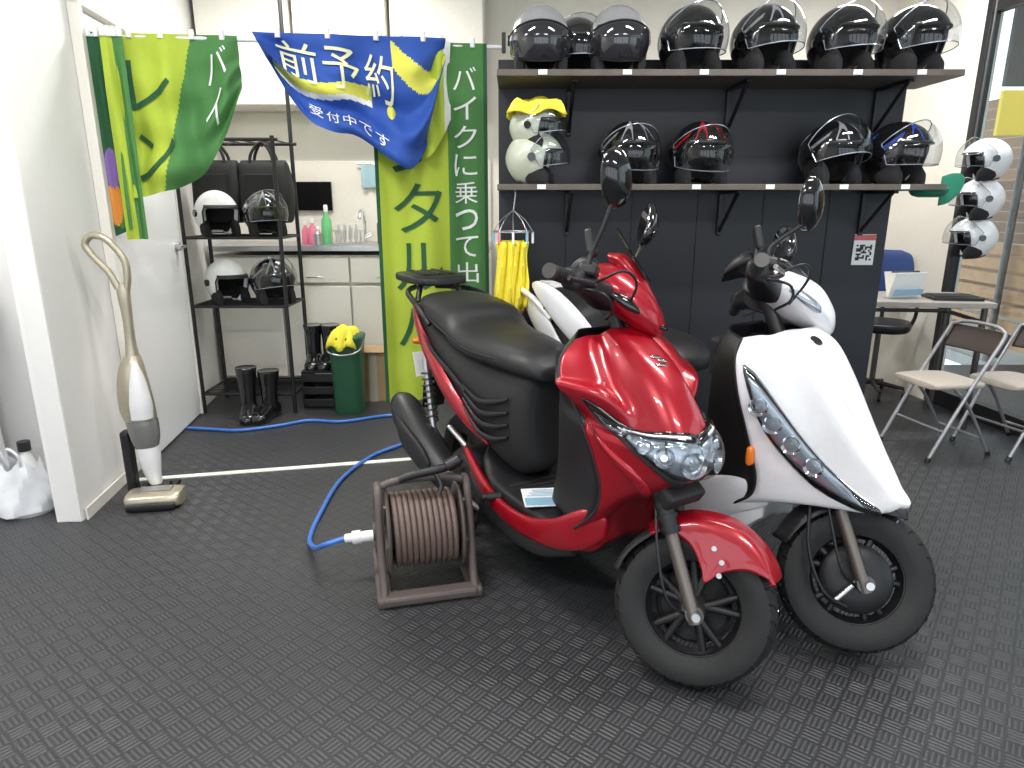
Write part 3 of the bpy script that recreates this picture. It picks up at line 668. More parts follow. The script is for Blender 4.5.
    if R_:
        loft('handlebar_cowl', [(-.228, 0, .938, .015, .015), (-.25, 0, .952, .048, .042), (-.30, 0, .983, .084, .064), (-.36, 0, 1.015, .100, .070), (-.42, 0, 1.04, .092, .058), (-.46, 0, 1.055, .07, .03)], RED, st, 'x', 32, 5, 2.0)
        loft('cowl_crest', [(-.26, 0, .995, .012, .012), (-.31, 0, 1.045, .040, .028), (-.37, 0, 1.095, .050, .034), (-.42, 0, 1.115, .035, .015)], RED, st, 'x', 24, 5, 1.7)
        for s in (-1, 1): loft('cowl_signal', [(-.262, s*.035, .955, .006, .005), (-.285, s*.062, .967, .012, .012), (-.33, s*.092, .985, .010, .016), (-.37, s*.104, 1.0, .004, .006)], BLKG, st, 'x', 16, 5)
        loft('cowl_lamp', [(-.233, 0, .938, .03, .010), (-.224, 0, .940, .02, .008), (-.218, 0, .940, .005, .003)], BLKG, st, 'x', 16, 4)
        loft('fly_screen', [(-.30, 0, 1.07, .045, .004), (-.36, 0, 1.135, .055, .004), (-.40, 0, 1.18, .045, .004), (-.415, 0, 1.20, .02, .003)], SMOKEV, st, 'x', 20, 5)
    else:
        loft('handlebar_cowl', [(-.185, 0, .930, .02, .02), (-.20, 0, .942, .05, .045), (-.25, 0, .975, .080, .068), (-.33, 0, 1.0, .088, .072), (-.41, 0, 1.025, .085, .05), (-.46, 0, 1.035, .07, .03)], WHITEP, st, 'x', 32, 5, 2.0)
        loft('cowl_visor', [(-.27, 0, 1.045, .02, .008), (-.32, 0, 1.070, .050, .016), (-.37, 0, 1.09, .055, .016), (-.41, 0, 1.10, .04, .006)], BLKG, st, 'x', 20, 5)
        for s in (-1, 1): loft('cowl_signal', [(-.225, s*.045, .950, .006, .005), (-.25, s*.072, .962, .012, .014), (-.30, s*.086, .985, .008, .016), (-.34, s*.090, 1.0, .003, .006)], LGREY, st, 'x', 16, 5)
    loft('instrument_panel', [(-.42, 0, 1.05, .07, .02), (-.46, 0, 1.075, .085, .03), (-.50, 0, 1.06, .08, .03), (-.53, 0, 1.03, .05, .015)], BLK, st, 'x', 24, 5, 3)
    sw = .012 if R_ else .0
    for s in (-1, 1):
        loft('bar_cover', [(-.40, s*.06, .995, .05, .04), (-.42, s*.12, 1.0, .045, .032), (-.435, s*.18, 1.005, .035, .028), (-.45, s*.215, 1.005, .024, .024)], BLK, st, 'y', 20, 5, 2.6)
        loft('switch_box', [(-.44, s*.18, 1.008, .022, .024), (-.445, s*.19, 1.008, .03, .03), (-.45, s*.22, 1.008, .03, .03), (-.455, s*.232, 1.008, .02, .02)], BLK, st, 'y', 16, 3, 3)
        g0 = Vector((-.454, s*.225, 1.006)); g1 = Vector((-.454-sw, s*.335, 1.0))
        cyl('handlebar', (-.44, s*.12, 1.005), g1, .011, DSTEEL, st)
        cyl('grip', g0, g1, .0175, BLKM, st)
        for k in range(7):
            c = g0.lerp(g1, k/7); d = (g1-g0).normalized()
            cyl('grip_ridge', c, c+d*.007, .0195, BLKM, st)
        d = (g1-g0).normalized(); cyl('bar_end', g1, g1+d*.02, .019, DSTEEL, st)
        tube('brake_lever', [(-.415, s*.19, .998), (-.385, s*.23, .998), (-.39, s*.28, .995), (-.41, s*.33, .99), (-.417, s*.345, .99)], .0065, BLK if R_ else STEEL, st)
        box('master_cylinder', (-.42, s*.185, 1.04), (.05, .05, .03), BLK, st, bev=.008)
        tube('brake_cable', [(-.41, s*.18, 1.0), (-.33, s*.19, 1.05), (-.30, s*.13, 1.03), (-.33, s*.07, .96)], .004, BLK, st)
        tube('throttle_cable', [(-.44, s*.20, .99), (-.36, s*.22, .98), (-.34, s*.17, .95), (-.37, s*.10, .93)], .004, BLK, st)
        mx_, my_, mz_ = (-.385, s*.225, 1.275) if R_ else (-.345, s*.205, 1.215)
        tube('mirror_stem', [(-.425, s*.19, 1.05), (-.42, s*.19, 1.09), (-.40 if R_ else -.36, s*.205, 1.15), (mx_+.004, my_, mz_-.04)], .006, BLK, st)
        mm = empty('mirror', (mx_, my_, mz_), par=st)
        mm.rotation_euler = (rad(62*s), rad(6), rad(30*s)); mm.scale = (1.08, 1.08, 1.08)
        loft('mirror_shell', [(-.012, 0, 0, .066, .040), (-.004, 0, 0, .070, .046), (.010, 0, 0, .064, .040), (.024, 0, 0, .04, .026), (.030, 0, 0, .01, .008)], BLKG, mm, 'x', 32, 4, 2.3)
        loft('mirror_glass', [(-.0125, 0, 0, .061, .037), (-.0145, 0, 0, .061, .037)], MIRR, mm, 'x', 32, 1, 2.3)
    cyl('phone_mount', (-.45, -.10, 1.05), (-.45, -.10, 1.11), .008, BLK, st)
    box('phone_cradle', (-.455, -.10, 1.13), (.02, .06, .07), BLK, st, (0, rad(-20), 0), .006)
    return S
H = -59.0
R1 = scooter('scooter', (.480, 1.605), H, 40, RED, 'r')
W1 = scooter('scooter', (.980, 1.745), -58, 48, WHITEP, 'w')
pp = empty('paper_leaflet')
mw = Matrix.Translation((.480, 1.605, 0)) @ Matrix.Rotation(rad(H), 4, 'Z')
pp.location = mw @ Vector((-.57, -.060, .3295)); pp.rotation_euler = (0, 0, rad(5))
box('sheet', (0, 0, 0), (.20, .14, .002), PAPER, pp, bev=0)
box('sheet_picture', (-.01, -.035, .0015), (.17, .055, .001), BLUEC, pp, bev=0)
for i in range(5): box('sheet_line', (-.01+.005*i, .01+.011*i, .0015), (.15-.02*(i % 2), .004, .001), BLUEC, pp, bev=0)

# ---------------------------------------------------------------- rod and banners
rodA = Vector((-1.845, 3.15, 1.945)); rodB = Vector((-.05, 3.6, 1.985))
def rodp(x): t = (x-rodA.x)/(rodB.x-rodA.x); return rodA.lerp(rodB, t)
rod = empty('curtain_rod')
cyl('pole', rodp(-1.86), rodp(-.03), .010, WHT, rod)
cyl('cap', rodp(-1.86), rodp(-1.84), .018, WHT, rod)
box('hook', rodp(-.04)+Vector((0, 0, .02)), (.02, .03, .09), BLK, rod)
def banner(name, x0, x1, L, fm, mats, amp=.02, freq=3, seed=0, off=-.012, drop=.0, nx=90, nz=90, shear=None, wr=0):
    e = empty(name); rnd = random.Random(seed); p1, p2 = rnd.uniform(0, 6), rnd.uniform(0, 6)
    dv = (rodB-rodA).normalized(); nr = Vector((dv.y, -dv.x, 0)).normalized()
    def S(u, v, o=0):
        x = x0+(x1-x0)*u
        if shear: x += shear(u, v)
        p = rodp(x); l = L(u)
        a = amp*min(1, v*3+.15)
        w = a*math.sin(freq*2*math.pi*u+p1+1.2*v)+a*.4*math.sin(freq*4.3*math.pi*u+p2-2.5*v)+.25*a*math.sin(6*v+9*u)
        if wr:
            w += wr*v*math.sin(11*v+5*u*u+p2)*.9+wr*.4*math.sin(23*v-7*u+p1)*v
        return p+nr*(w+o-off)+Vector((0, 0, .012-drop-v*l))
    V = [S(i/nx, j/nz) for i in range(nx+1) for j in range(nz+1)]; F = []; fi = []
    for i in range(nx):
        for j in range(nz):
            a = i*(nz+1)+j; F.append((a, a+1, a+nz+2, a+nz+1)); fi.append(fm((i+.5)/nx, (j+.5)/nz))
    o = mobj('cloth', V, F, None, e, mats=mats, fm=fi, ang=80)
    for k in range(4):
        u = (k+.5)/4; cyl('clip', S(u, 0)+Vector((0, 0, -.02)), S(u, 0)+Vector((0, 0, .02)), .012, WHT, e, n=8)
    return e, S
bm_ = [LIME, GRN, DGRN, BNW, BBLUE, BYEL, ORP, PURP]
eb, S3 = banner('nobori_banner', -.665, -.125, lambda u: 1.74, lambda u, v: 2 if (u < .03) else (0 if u < .64 else (1 if u < .965 else 2)), bm_, .014, 2, 3)
f3 = lambda u, v: S3(u, v, .006)
big = 'ンタルバイク'
cl = [(.15, .58, .20+.165*i, .20+.165*i+.135) for i in range(6)]
cl = [c for c in cl if c[3] < .99]
text_on('lettering_large', big[:len(cl)], f3, cl, DGRN, eb)
sm = 'バイクに乗って出かけよう'
text_on('lettering_small', sm, f3, [(.70, .90, .06+.076*i, .06+.076*i+.060) for i in range(12)], BNW, eb)
eb2, S2 = banner('nobori_banner', -.66, -.30, lambda u: .20+.26*math.sin(math.pi*u)+.14*u, lambda u, v: 5 if (u < .45) else (0 if u < .9 else 3), bm_, .035, 2, 5, off=-.05)
def Lb(u):
    pts = [(.10,), (.26,), (.37,), (.41,), (.42,), (.47,), (.54,), (.57,), (.44,), (.12,)]
    return crv(pts, u*9)[0]
def fmb(u, v):
    if .02 < v-1.6*(u-.70) < .24 and u > .70: return 5
    w = v+.25*u
    if .58 < w < .70 and .05 < u < .58: return 5
    if .70 < w < .75 and .05 < u < .58: return 3
    return 4
ebb, Sb = banner('nobori_banner', -1.148, -.33, Lb, fmb, bm_, .034, 2.2, 9, off=-.105, wr=.055, shear=lambda u, v: .05*v*(1-u))
fb = lambda u, v: Sb(u, min(1, v+.12*u), .011)
text_on('lettering', '前予約', fb, [(.10, .30, .08, .52), (.33, .52, .08, .50), (.55, .70, .08, .46)], BLTX, ebb)
text_on('lettering_row', '受付中です', fb, [(.22+.09*i, .29+.09*i, .74, .86) for i in range(5)], BNW, ebb)
def Ll(u):
    pts = [(.68,), (.67,), (.655,), (.64,), (.61,), (.56,), (.48,), (.37,), (.22,)]
    return crv(pts, u*8)[0]
ebl, Sl = banner('nobori_banner', -1.70, -1.217, Ll, lambda u, v: 0 if u < .62-.35*v else 1, bm_, .024, 2, 12, wr=.034)
fl = lambda u, v: Sl(u, v, .009)
text_on('lettering_large', 'レン', fl, [(.06, .42, .16, .46), (.06, .40, .60, .90)], DGRN, ebl)
text_on('lettering_small', 'バイ', fl, [(.72, .90, .12, .42), (.68, .84, .52, .80)], BNW, ebl)
def artm(u, v):
    if v < .55: return 2 if u < .75 else 0
    if (u-.5)**2+((v-.66)*2.2)**2 < .05: return 7
    if (u-.45)**2+((v-.84)*2.2)**2 < .06: return 6
    if (u-.6)**2+((v-.93)*3)**2 < .02: return 1
    return 2 if u < .7 else 1
eba, Sa = banner('nobori_banner', -1.835, -1.72, lambda u: .86-.05*u, artm, bm_, .016, 1, 14)
ebc, Sc_ = banner('nobori_banner', -1.745, -1.66, lambda u: .86, lambda u, v: 0 if u < .5 else 1, bm_, .016, 1, 21, off=-.03)

# ---------------------------------------------------------------- steel rack with gear
rk = empty('metal_rack', (0, 0, 0))
X0, X1, Y0, Y1 = -1.90, -1.34, 4.02, 4.36
for x in (X0, X1):
    for y in (Y0, Y1):
        cyl('post', (x, y, 0), (x, y, 2.6 if (x == X1 and y == Y1) else 1.62), .012, BLK, rk)
for z in (.12, .66, 1.06):
    for y in (Y0, Y1): cyl('rail', (X0, y, z), (X1, y, z), .008, BLK, rk)
    for x in (X0, X1): cyl('rail', (x, Y0, z), (x, Y1, z), .008, BLK, rk)
    for k in range(1, 9): cyl('shelf_wire', (X0, Y0+(Y1-Y0)*k/9, z), (X1, Y0+(Y1-Y0)*k/9, z), .004, BLK, rk, n=6)
for y in (Y0, Y1):
    cyl('top_rail', (X0-.03, y, 1.60), (X1+.03, y, 1.60), .010, BLK, rk)
for k in range(7): cyl('top_wire', (X0+(X1-X0)*k/6, Y0, 1.60), (X0+(X1-X0)*k/6, Y1, 1.60), .005, BLK, rk, n=6)
helmet((-1.74, 4.13, 1.072), 42, WHT, sc=1.0, has_visor=False)
helmet((-1.46, 4.13, 1.072), 40, BLKG, sc=.98, vrot=25, stripe=GREYS)
helmet((-1.73, 4.14, .672), 50, WHT, sc=1.0, has_visor=False)
helmet((-1.46, 4.16, .672), 42, BLKG, sc=1.04, vrot=30, stripe=GREYS)
FAB = M('bag_fabric', (.008, .008, .009), .75, bump=.5, bscale=50)
for i, (x, w) in enumerate(((-1.76, .14), (-1.475, .145))):
    b = empty('tote_bag', (x, 4.24, 0))
    loft('body', [(0, 0, 1.14, w*.9, .06), (0, 0, 1.17, w, .085), (.01, 0, 1.32, w*1.04, .085), (0, 0, 1.46, w*.98, .06), (0, 0, 1.50, w*.90, .02)], FAB, b, 'z', 28, 5, 5)
    for s in (-1, 1): tube('handle', [(-.07, s*.04, 1.46), (-.06, s*.035, 1.53), (-.02, s*.02, 1.59), (.02, s*.02, 1.59), (.06, s*.035, 1.53), (.07, s*.04, 1.46)], .009, FAB, b)
    cyl('shelf_hook', (0, 0, 1.575), (0, 0, 1.60), .006, BLK, b)
    box('pocket', (0, -.088, 1.35), (w*1.3, .02, .14), FAB, b, bev=.01)
def boot(loc, rz, h=.30):
    e = empty('rubber_boot', loc, rad(rz))
    loft('shaft', [(0, 0, .05, .046, .05), (0, 0, .12, .045, .048), (0, .005, .2, .05, .052), (0, .01, h, .062, .062), (0, .01, h+.004, .058, .058)], BLKG, e, 'z', 24, 5, 2.2)
    loft('foot', [(0, .06, .04, .03, .035), (0, .045, .045, .046, .043), (0, -.02, .05, .045, .05), (0, -.10, .038, .048, .036), (0, -.16, .03, .044, .028), (0, -.185, .025, .02, .014)], BLKG, e, 'y', 24, 5, 2.6)
    loft('sole', [(0, .065, .008, .03, .008), (0, .04, .008, .046, .008), (0, -.03, .008, .038, .008), (0, -.11, .008, .05, .008), (0, -.175, .008, .03, .008)], BLKM, e, 'y', 16, 4, 4)
boot((-1.59, 3.94, 0), 15); boot((-1.465, 3.95, 0), -10, .28)
cr_ = empty('storage_crate', (-1.21, 4.24, 0))
for z in (.04, .12, .20): box('slat', (0, -.13, z), (.20, .012, .05), BLK, cr_); box('slat_back', (0, .13, z), (.20, .012, .05), BLK, cr_)
for s in (-1, 1): box('side', (s*.10, 0, .12), (.012, .26, .23), BLK, cr_)
box('bottom', (0, 0, .012), (.20, .26, .012), BLK, cr_); box('lid', (0, 0, .238), (.205, .28, .014), BLK, cr_)
boot((-1.262, 4.25, .246), 8, .26); boot((-1.158, 4.25, .246), -5, .26)
cb = empty('cardboard_box', (-.90, 4.36, 0))
box('carton', (0, 0, .17), (.20, .18, .34), CARD, cb); box('flap', (.0, -.10, .345), (.20, .05, .006), CARD, cb, (rad(30), 0, 0), 0); box('tape', (0, -.0915, .17), (.05, .002, .34), BEIGE, cb, bev=0)
gb = empty('waste_bin', (-1.01, 4.08, 0))
loft('body', [(0, 0, 0, .082, .085), (0, 0, .02, .086, .09), (0, 0, .25, .092, .098), (0, 0, .44, .098, .105), (0, 0, .45, .103, .11), (0, 0, .475, .105, .112), (0, 0, .485, .095, .10)], BINF, gb, 'z', 32, 4, 4)
tube('handle', [(-.10, 0, .44), (-.09, -.115, .40), (0, -.13, .38), (.09, -.115, .40), (.10, 0, .44)], .005, STEEL, gb)
drape('yellow_cloth', (-1.02, 4.06, .490), .085, .12, .03, YEL, .10, 8)

# ---------------------------------------------------------------- kitchen
kc = empty('kitchen_counter', (0, 0, 0))
KX0, KX1, KY0, KY1 = -2.0, -.15, 4.55, 5.08
box('carcass', ((KX0+KX1)/2, (KY0+KY1)/2+.01, .50), (KX1-KX0, KY1-KY0-.04, .84), CREAM, kc)
box('plinth', ((KX0+KX1)/2, (KY0+KY1)/2+.03, .04), (KX1-KX0, KY1-KY0-.10, .08), BLKM, kc)
n = 4; dw = (KX1-KX0)/n
for i in range(n):
    cx = KX0+dw*(i+.5)
    box('cupboard_door', (cx, KY0+.005, .41), (dw-.012, .018, .62), CREAM, kc); box('drawer_front', (cx, KY0+.005, .825), (dw-.012, .018, .17), CREAM, kc)
    tube('pull', [(cx-.05, KY0-.004, .78), (cx-.05, KY0-.02, .78), (cx+.05, KY0-.02, .78), (cx+.05, KY0-.004, .78)], .004, STEEL, kc, 1, 8)
box('worktop', ((KX0+KX1)/2, (KY0+KY1)/2-.01, .965), (KX1-KX0, KY1-KY0+.02, .035), STEEL, kc)
box('splashback', ((KX0+KX1)/2, KY1+.005, 1.25), (KX1-KX0, .012, .58), M('tile_splash', (.72, .68, .60), .25), kc)
tube('tap', [(-1.05, 4.98, .975), (-1.05, 4.98, 1.15), (-1.05, 4.94, 1.20), (-1.05, 4.86, 1.20), (-1.05, 4.82, 1.15)], .011, CHROME, kc)
cyl('tap_knob', (-1.05, 4.98, 1.02), (-1.0, 4.98, 1.04), .015, CHROME, kc)
def bottle(x, y, mat, h=.2, r=.03, nm='dispenser_bottle', z=.983):
    e = empty(nm, (x, y, z))
    lathe('body', [(0, 0), (r, 0), (r*1.03, h*.05), (r, h*.6), (r*.4, h*.75), (r*.35, h*.85), (0, h*.85)], (0, 0, 0), mat, e, 'z', 24)
    lathe('cap', [(0, h), (r*.3, h), (r*.42, h*.96), (r*.42, h*.82), (0, h*.82)], (0, 0, 0), WHT, e, 'z', 16)
    return e
bottle(-1.36, 4.75, PINK, .17, .028); bottle(-1.43, 4.82, PINK, .15, .026); bottle(-1.27, 4.78, GREENB, .26, .035); bottle(-.90, 4.80, SMOKEV, .22, .03, 'water_bottle'); bottle(-1.30, 4.66, STEEL, .12, .028, 'steel_cup')
bottle(-.82, 4.76, WHT, .20, .03)
dr = empty('dish_rack', (-1.11, 4.72, .983))
for k in range(7): tube('wire', [(-.10+.033*k, -.06, .01), (-.10+.033*k, -.06, .09), (-.10+.033*k, .06, .09), (-.10+.033*k, .06, .01)], .003, STEEL, dr, 1, 6)
for y in (-.06, .06): cyl('rail', (-.10, y, .004), (.10, y, .004), .004, STEEL, dr, n=8)
for k in range(4): lathe('plate', [(0, -.004), (.05, -.004), (.06, .004), (0, .0)], (-.07+.04*k, 0, .075), WHT, dr, 'x', 24)
tv = empty('wall_monitor', (-1.62, 5.05, 1.30)); box('screen', (.18, .01, 0), (.30, .02, .2), BLKG, tv); box('bracket', (.18, .028, 0), (.1, .02, .1), BLK, tv)
tb = empty('dish_towel', (-.95, 5.0, 1.4)); cyl('rail', (-.15, .05, .12), (.15, .05, .12), .006, STEEL, tb)
mobj('cloth', [(-.12+.24*i/16, .045-.012*math.sin(i*1.3)*(.3+j/10), .12-.02*j) for i in range(17) for j in range(9)], [(i*9+j, i*9+j+1, i*9+j+10, i*9+j+9) for i in range(16) for j in range(8)], M('towel_blue', (.35, .5, .55), .8), tb)
uc = empty('wall_cupboard', (0, 0, 0))
for i in range(3):
    box('cupboard', (-1.72+.62*i, 4.93, 2.26), (.60, .30, .78), CREAM, uc); box('cupboard_front', (-1.72+.62*i, 4.772, 2.26), (.59, .018, .77), CREAM, uc)

# ---------------------------------------------------------------- hanger with yellow gloves
hg = empty('laundry_hanger', (.005, 3.02, 0))
tube('hook', [(0, .0, 1.315), (.01, 0, 1.30), (0, 0, 1.22)], .003, STEEL, hg)
tube('ring', [(.085*math.cos(t*math.pi/6), .085*math.sin(t*math.pi/6), 1.14) for t in range(12)], .003, STEEL, hg, 3, 6, True)
for k in range(8):
    a = k*math.pi/4; x, y = .085*math.cos(a), .085*math.sin(a)
    tube('wire', [(0, 0, 1.23), (x*.6, y*.6, 1.19), (x, y, 1.14)], .002, STEEL, hg, 3, 5)
    box('peg', (x, y, 1.115), (.010, .014, .05), [WHT, BLUEC, PINK][k % 3], hg, bev=.002)
for k, (x, y, w, L) in enumerate(((-.03, -.06, .045, .36), (.03, -.06, .035, .28), (.0, .06, .05, .33))):
    V = [(x+w*(i/10-.5)*2*(1-.15*math.sin(j*.5)), y+.016*math.sin(i*1.3+j*.35+k), 1.10-L*j/14) for i in range(11) for j in range(15)]
    o = mobj('towel', V, [(i*15+j, i*15+j+1, i*15+j+16, i*15+j+15) for i in range(10) for j in range(14)], YEL, hg); solid(o, .004)

# ---------------------------------------------------------------- hose reel
RL = (-.305, 2.13, 0); RR = 14
hr = empty('hose_reel', RL, rad(RR)); hr.scale = (.97, .95, .95)
for s, nm in ((-1, 'a'), (1, 'b')):
    x = s*.125
    lathe('flange_'+nm, [(.02, -.006), (.145, -.006), (.152, 0), (.145, .006), (.02, .006)], (x, 0, .20), REELP, hr, 'x', 48)
    for k in range(6):
        a = k*math.pi/3; cyl('flange_rib', (x+s*.008, .02*math.cos(a), .20+.02*math.sin(a)), (x+s*.008, .14*math.cos(a), .20+.14*math.sin(a)), .006, REELP, hr, n=8)
    tube('side_frame_'+nm, [(x+s*.028, -.17, .02), (x+s*.028, -.13, .09), (x+s*.03, -.07, .25), (x+s*.028, -.03, .36), (x+s*.028, .03, .36), (x+s*.03, .07, .25), (x+s*.028, .13, .09), (x+s*.028, .17, .02)], .014, REELP, hr, 5, 10)
    cyl('axle_boss_'+nm, (x, 0, .20), (x+s*.05, 0, .20), .032, REELP, hr)
    box('foot_'+nm, (x+s*.028, 0, .018), (.05, .38, .036), REELP, hr, bev=.012)
for y in (-.165, .165): box('base_bar', (0, y, .022), (.32, .06, .034), REELP, hr, bev=.012)
cyl('drum', (-.12, 0, .20), (.12, 0, .20), .07, REELP, hr)
tube('carry_handle', [(-.153, 0, .365), (-.08, 0, .385), (.08, 0, .385), (.153, 0, .365)], .014, REELP, hr)
pts = []
for layer, r in ((0, .088), (1, .106), (2, .124)):
    nn = 11
    for k in range(nn*24+1):
        f = k/(nn*24); xx = (-.108+.216*f) if layer % 2 == 0 else (.108-.216*f)
        a = 2*math.pi*k/24; pts.append((xx, r*math.cos(a), .20+r*math.sin(a)))
tube('wound_hose', pts, .0098, HOSEBR, hr, 1, 8)
tube('crank', [(.175, 0, .20), (.20, 0, .20), (.205, -.03, .26), (.21, -.05, .31), (.23, -.05, .31)], .009, BLK, hr)
cyl('crank_knob', (.22, -.05, .31), (.27, -.05, .31), .016, BLK, hr)
cyl('connector', (-.17, -.0, .185), (-.22, .01, .18), .020, WHT, hr); cyl('connector_nut', (-.215, .01, .181), (-.245, .014, .178), .024, WHT, hr); cyl('connector_tail', (-.242, .014, .178), (-.27, .02, .175), .016, WHT, hr)
tube('spray_nozzle', [(.09, -.02, .43), (.05, -.03, .425), (-.04, -.03, .412), (-.08, -.03, .40)], .016, BLK, hr)
cyl('nozzle_head', (.085, -.02, .43), (.13, -.015, .45), .022, BLK, hr)
tube('nozzle_trigger', [(.04, -.03, .42), (.06, -.06, .38), (.05, -.075, .35)], .008, BLK, hr)
hp = Matrix.Translation(RL) @ Matrix.Rotation(rad(RR), 4, 'Z') @ Matrix.Scale(.96, 4)
a = hp @ Vector((-.268, .02, .175))
tube('garden_hose', [a, a+Vector((-.07, -.01, -.02)), (-.70, 2.18, .08), (-.78, 2.38, .012), (-.80, 2.6, .010), (-.80, 2.95, .010), (-.72, 3.25, .010), (-.60, 3.42, .010), (-.50, 3.60, .010), (-.52, 3.80, .010), (-.72, 3.94, .010), (-1.0, 3.82, .010), (-1.2, 3.84, .010), (-1.36, 3.74, .010), (-1.55, 3.66, .010), (-1.72, 3.68, .010), (-1.86, 3.70, .010)], .0095, HOSEB, None, 10, 10)

# ---------------------------------------------------------------- vacuum
vc = empty('stick_vacuum', (-1.60, 2.80, 0), rad(10))
tube('handle_loop', [(-.015, 0, .92), (-.045, 0, .99), (-.09, 0, 1.05), (-.115, 0, 1.10), (-.085, 0, 1.135), (-.03, 0, 1.115), (.02, 0, 1.04), (.025, 0, .97), (.012, 0, .90), (.0, 0, .80)], .014, GOLD, vc, 6, 14)
loft('upper_stick', [(-.003, 0, .94, .014, .012), (0, 0, .90, .024, .018), (.002, 0, .80, .020, .018), (.0, 0, .70, .020, .02), (-.002, 0, .62, .028, .028)], GOLD, vc, 'z', 24, 5)
loft('motor_body', [(-.002, 0, .64, .028, .028), (-.01, 0, .60, .045, .045), (-.015, 0, .52, .060, .055), (-.012, 0, .42, .068, .060), (-.005, 0, .36, .064, .058)], GOLD, vc, 'z', 28, 5)
loft('body_shell', [(.012, -.02, .62, .012, .022), (.012, -.025, .54, .030, .035), (.010, -.025, .44, .046, .042), (.005, -.02, .37, .050, .042)], WHT, vc, 'z', 24, 5)
loft('dust_canister', [(-.005, 0, .37, .060, .055), (0, 0, .33, .062, .058), (.003, 0, .27, .056, .052), (.005, 0, .22, .042, .04)], CANG, vc, 'z', 28, 5)
loft('lower_body', [(.005, 0, .24, .046, .044), (.008, 0, .18, .045, .042), (.012, 0, .11, .034, .032), (.02, 0, .06, .025, .025)], WHT, vc, 'z', 24, 5)
for s in (-1, 1): cyl('wheel', (.02+s*.035, .01, .03), (.02+s*.055, .01, .03), .03, BLK, vc)
loft('floor_head', [(-.06, -.10, .03, .03, .02), (-.055, -.10, .034, .065, .032), (0.05, -.10, .036, .072, .034), (.145, -.10, .034, .065, .032), (.155, -.10, .03, .03, .02)], GOLD, vc, 'x', 24, 5, 3)
loft('floor_head_front', [(-.05, -.175, .02, .008, .015), (.05, -.178, .022, .01, .018), (.14, -.175, .02, .008, .015)], BLK, vc, 'x', 16, 5)
box('head_window', (.05, -.10, .0705), (.13, .05, .006), CANG, vc, bev=.002)
dk = loft('charging_dock', [(-.07, .03, .012, .09, .012), (-.06, .03, .012, .10, .012), (.07, .03, .012, .10, .012), (.08, .03, .012, .09, .012)], BLK, vc, 'x', 24, 4, 5)
box('dock_post', (-.085, .03, .15), (.04, .06, .30), BLK, vc, bev=.012)

# ---------------------------------------------------------------- bag on left
bg = empty('shopping_bag', (-2.06, 2.66, 0))
nB = 32; V = []; F = []; rb = random.Random(5)
for i in range(14):
    f = i/13; z = .22*f
    for j in range(nB):
        a = 2*math.pi*j/nB; r = .115*(1-.35*f**2)*(1+.08*math.sin(3*a+4*f)+.06*math.sin(7*a-6*f)+rb.uniform(-.02, .02)) if i else .10
        V.append((r*math.cos(a)*1.1, r*math.sin(a), z+.02*math.sin(5*a)*f))
for i in range(13):
    for j in range(nB): F.append((i*nB+j, i*nB+(j+1) % nB, (i+1)*nB+(j+1) % nB, (i+1)*nB+j))
F.append(tuple(range(nB)))
mobj('bag', V, F, BAGW, bg, ang=25)
for s in (-1, 1): tube('handle', [(s*.05, -.06, .20), (s*.06, -.08, .27), (s*.02, -.08, .30), (0, -.06, .22)], .006, BAGW, bg)
lathe('bottle', [(0, 0), (.04, 0), (.04, .2), (.018, .25), (.018, .27), (0, .27)], (.04, -.01, .01), WHT, bg, 'z', 20); lathe('bottle_cap', [(0, .30), (.024, .30), (.024, .26), (0, .26)], (.04, -.01, .01), BLK, bg, 'z', 20)
wa = empty('storage_cabinet', (-2.50, 2.70, 0)); box('body', (0, 0, .80), (.50, .40, .30), WHT, wa); box('front', (0, -.205, .80), (.48, .012, .28), CREAM, wa); box('leg', (0, 0, .325), (.44, .36, .65), WHT, wa)

# ---------------------------------------------------------------- right side furniture
tbl = empty('desk', (2.31, 3.96, 0), rad(-6))
box('top', (0, 0, .715), (.72, .48, .03), TABLE, tbl)
for x in (-.32, .32):
    for y in (-.20, .20): cyl('leg', (x, y, 0), (x, y, .70), .016, DSTEEL, tbl)
for x in (-.32, .32): cyl('stretcher', (x, -.20, .62), (x, .20, .62), .012, DSTEEL, tbl)
cyl('stretcher', (-.32, .20, .62), (.32, .20, .62), .012, DSTEEL, tbl)
cal = empty('desk_calendar', (2.24, 3.90, .731), rad(12))
for s in (-1, 1): box('panel', (0, s*.025, .075), (.20, .003, .15), PAPER if s < 0 else CREAM, cal, (rad(18*s)*-1, 0, 0), 0)
box('print_band', (0, -.042, .035), (.19, .0015, .035), BLUEC, cal, (rad(18), 0, 0), 0)
tube('spiral', [(-.09, 0, .148), (.09, 0, .148)], .005, DSTEEL, cal, 1)
kb = empty('laptop', (2.50, 3.86, .731), rad(-10)); box('base', (0, 0, .009), (.26, .19, .018), BLK, kb)
for i in range(5): box('key_row', (0, -.05+.028*i, .020), (.23, .022, .004), BLKM, kb)
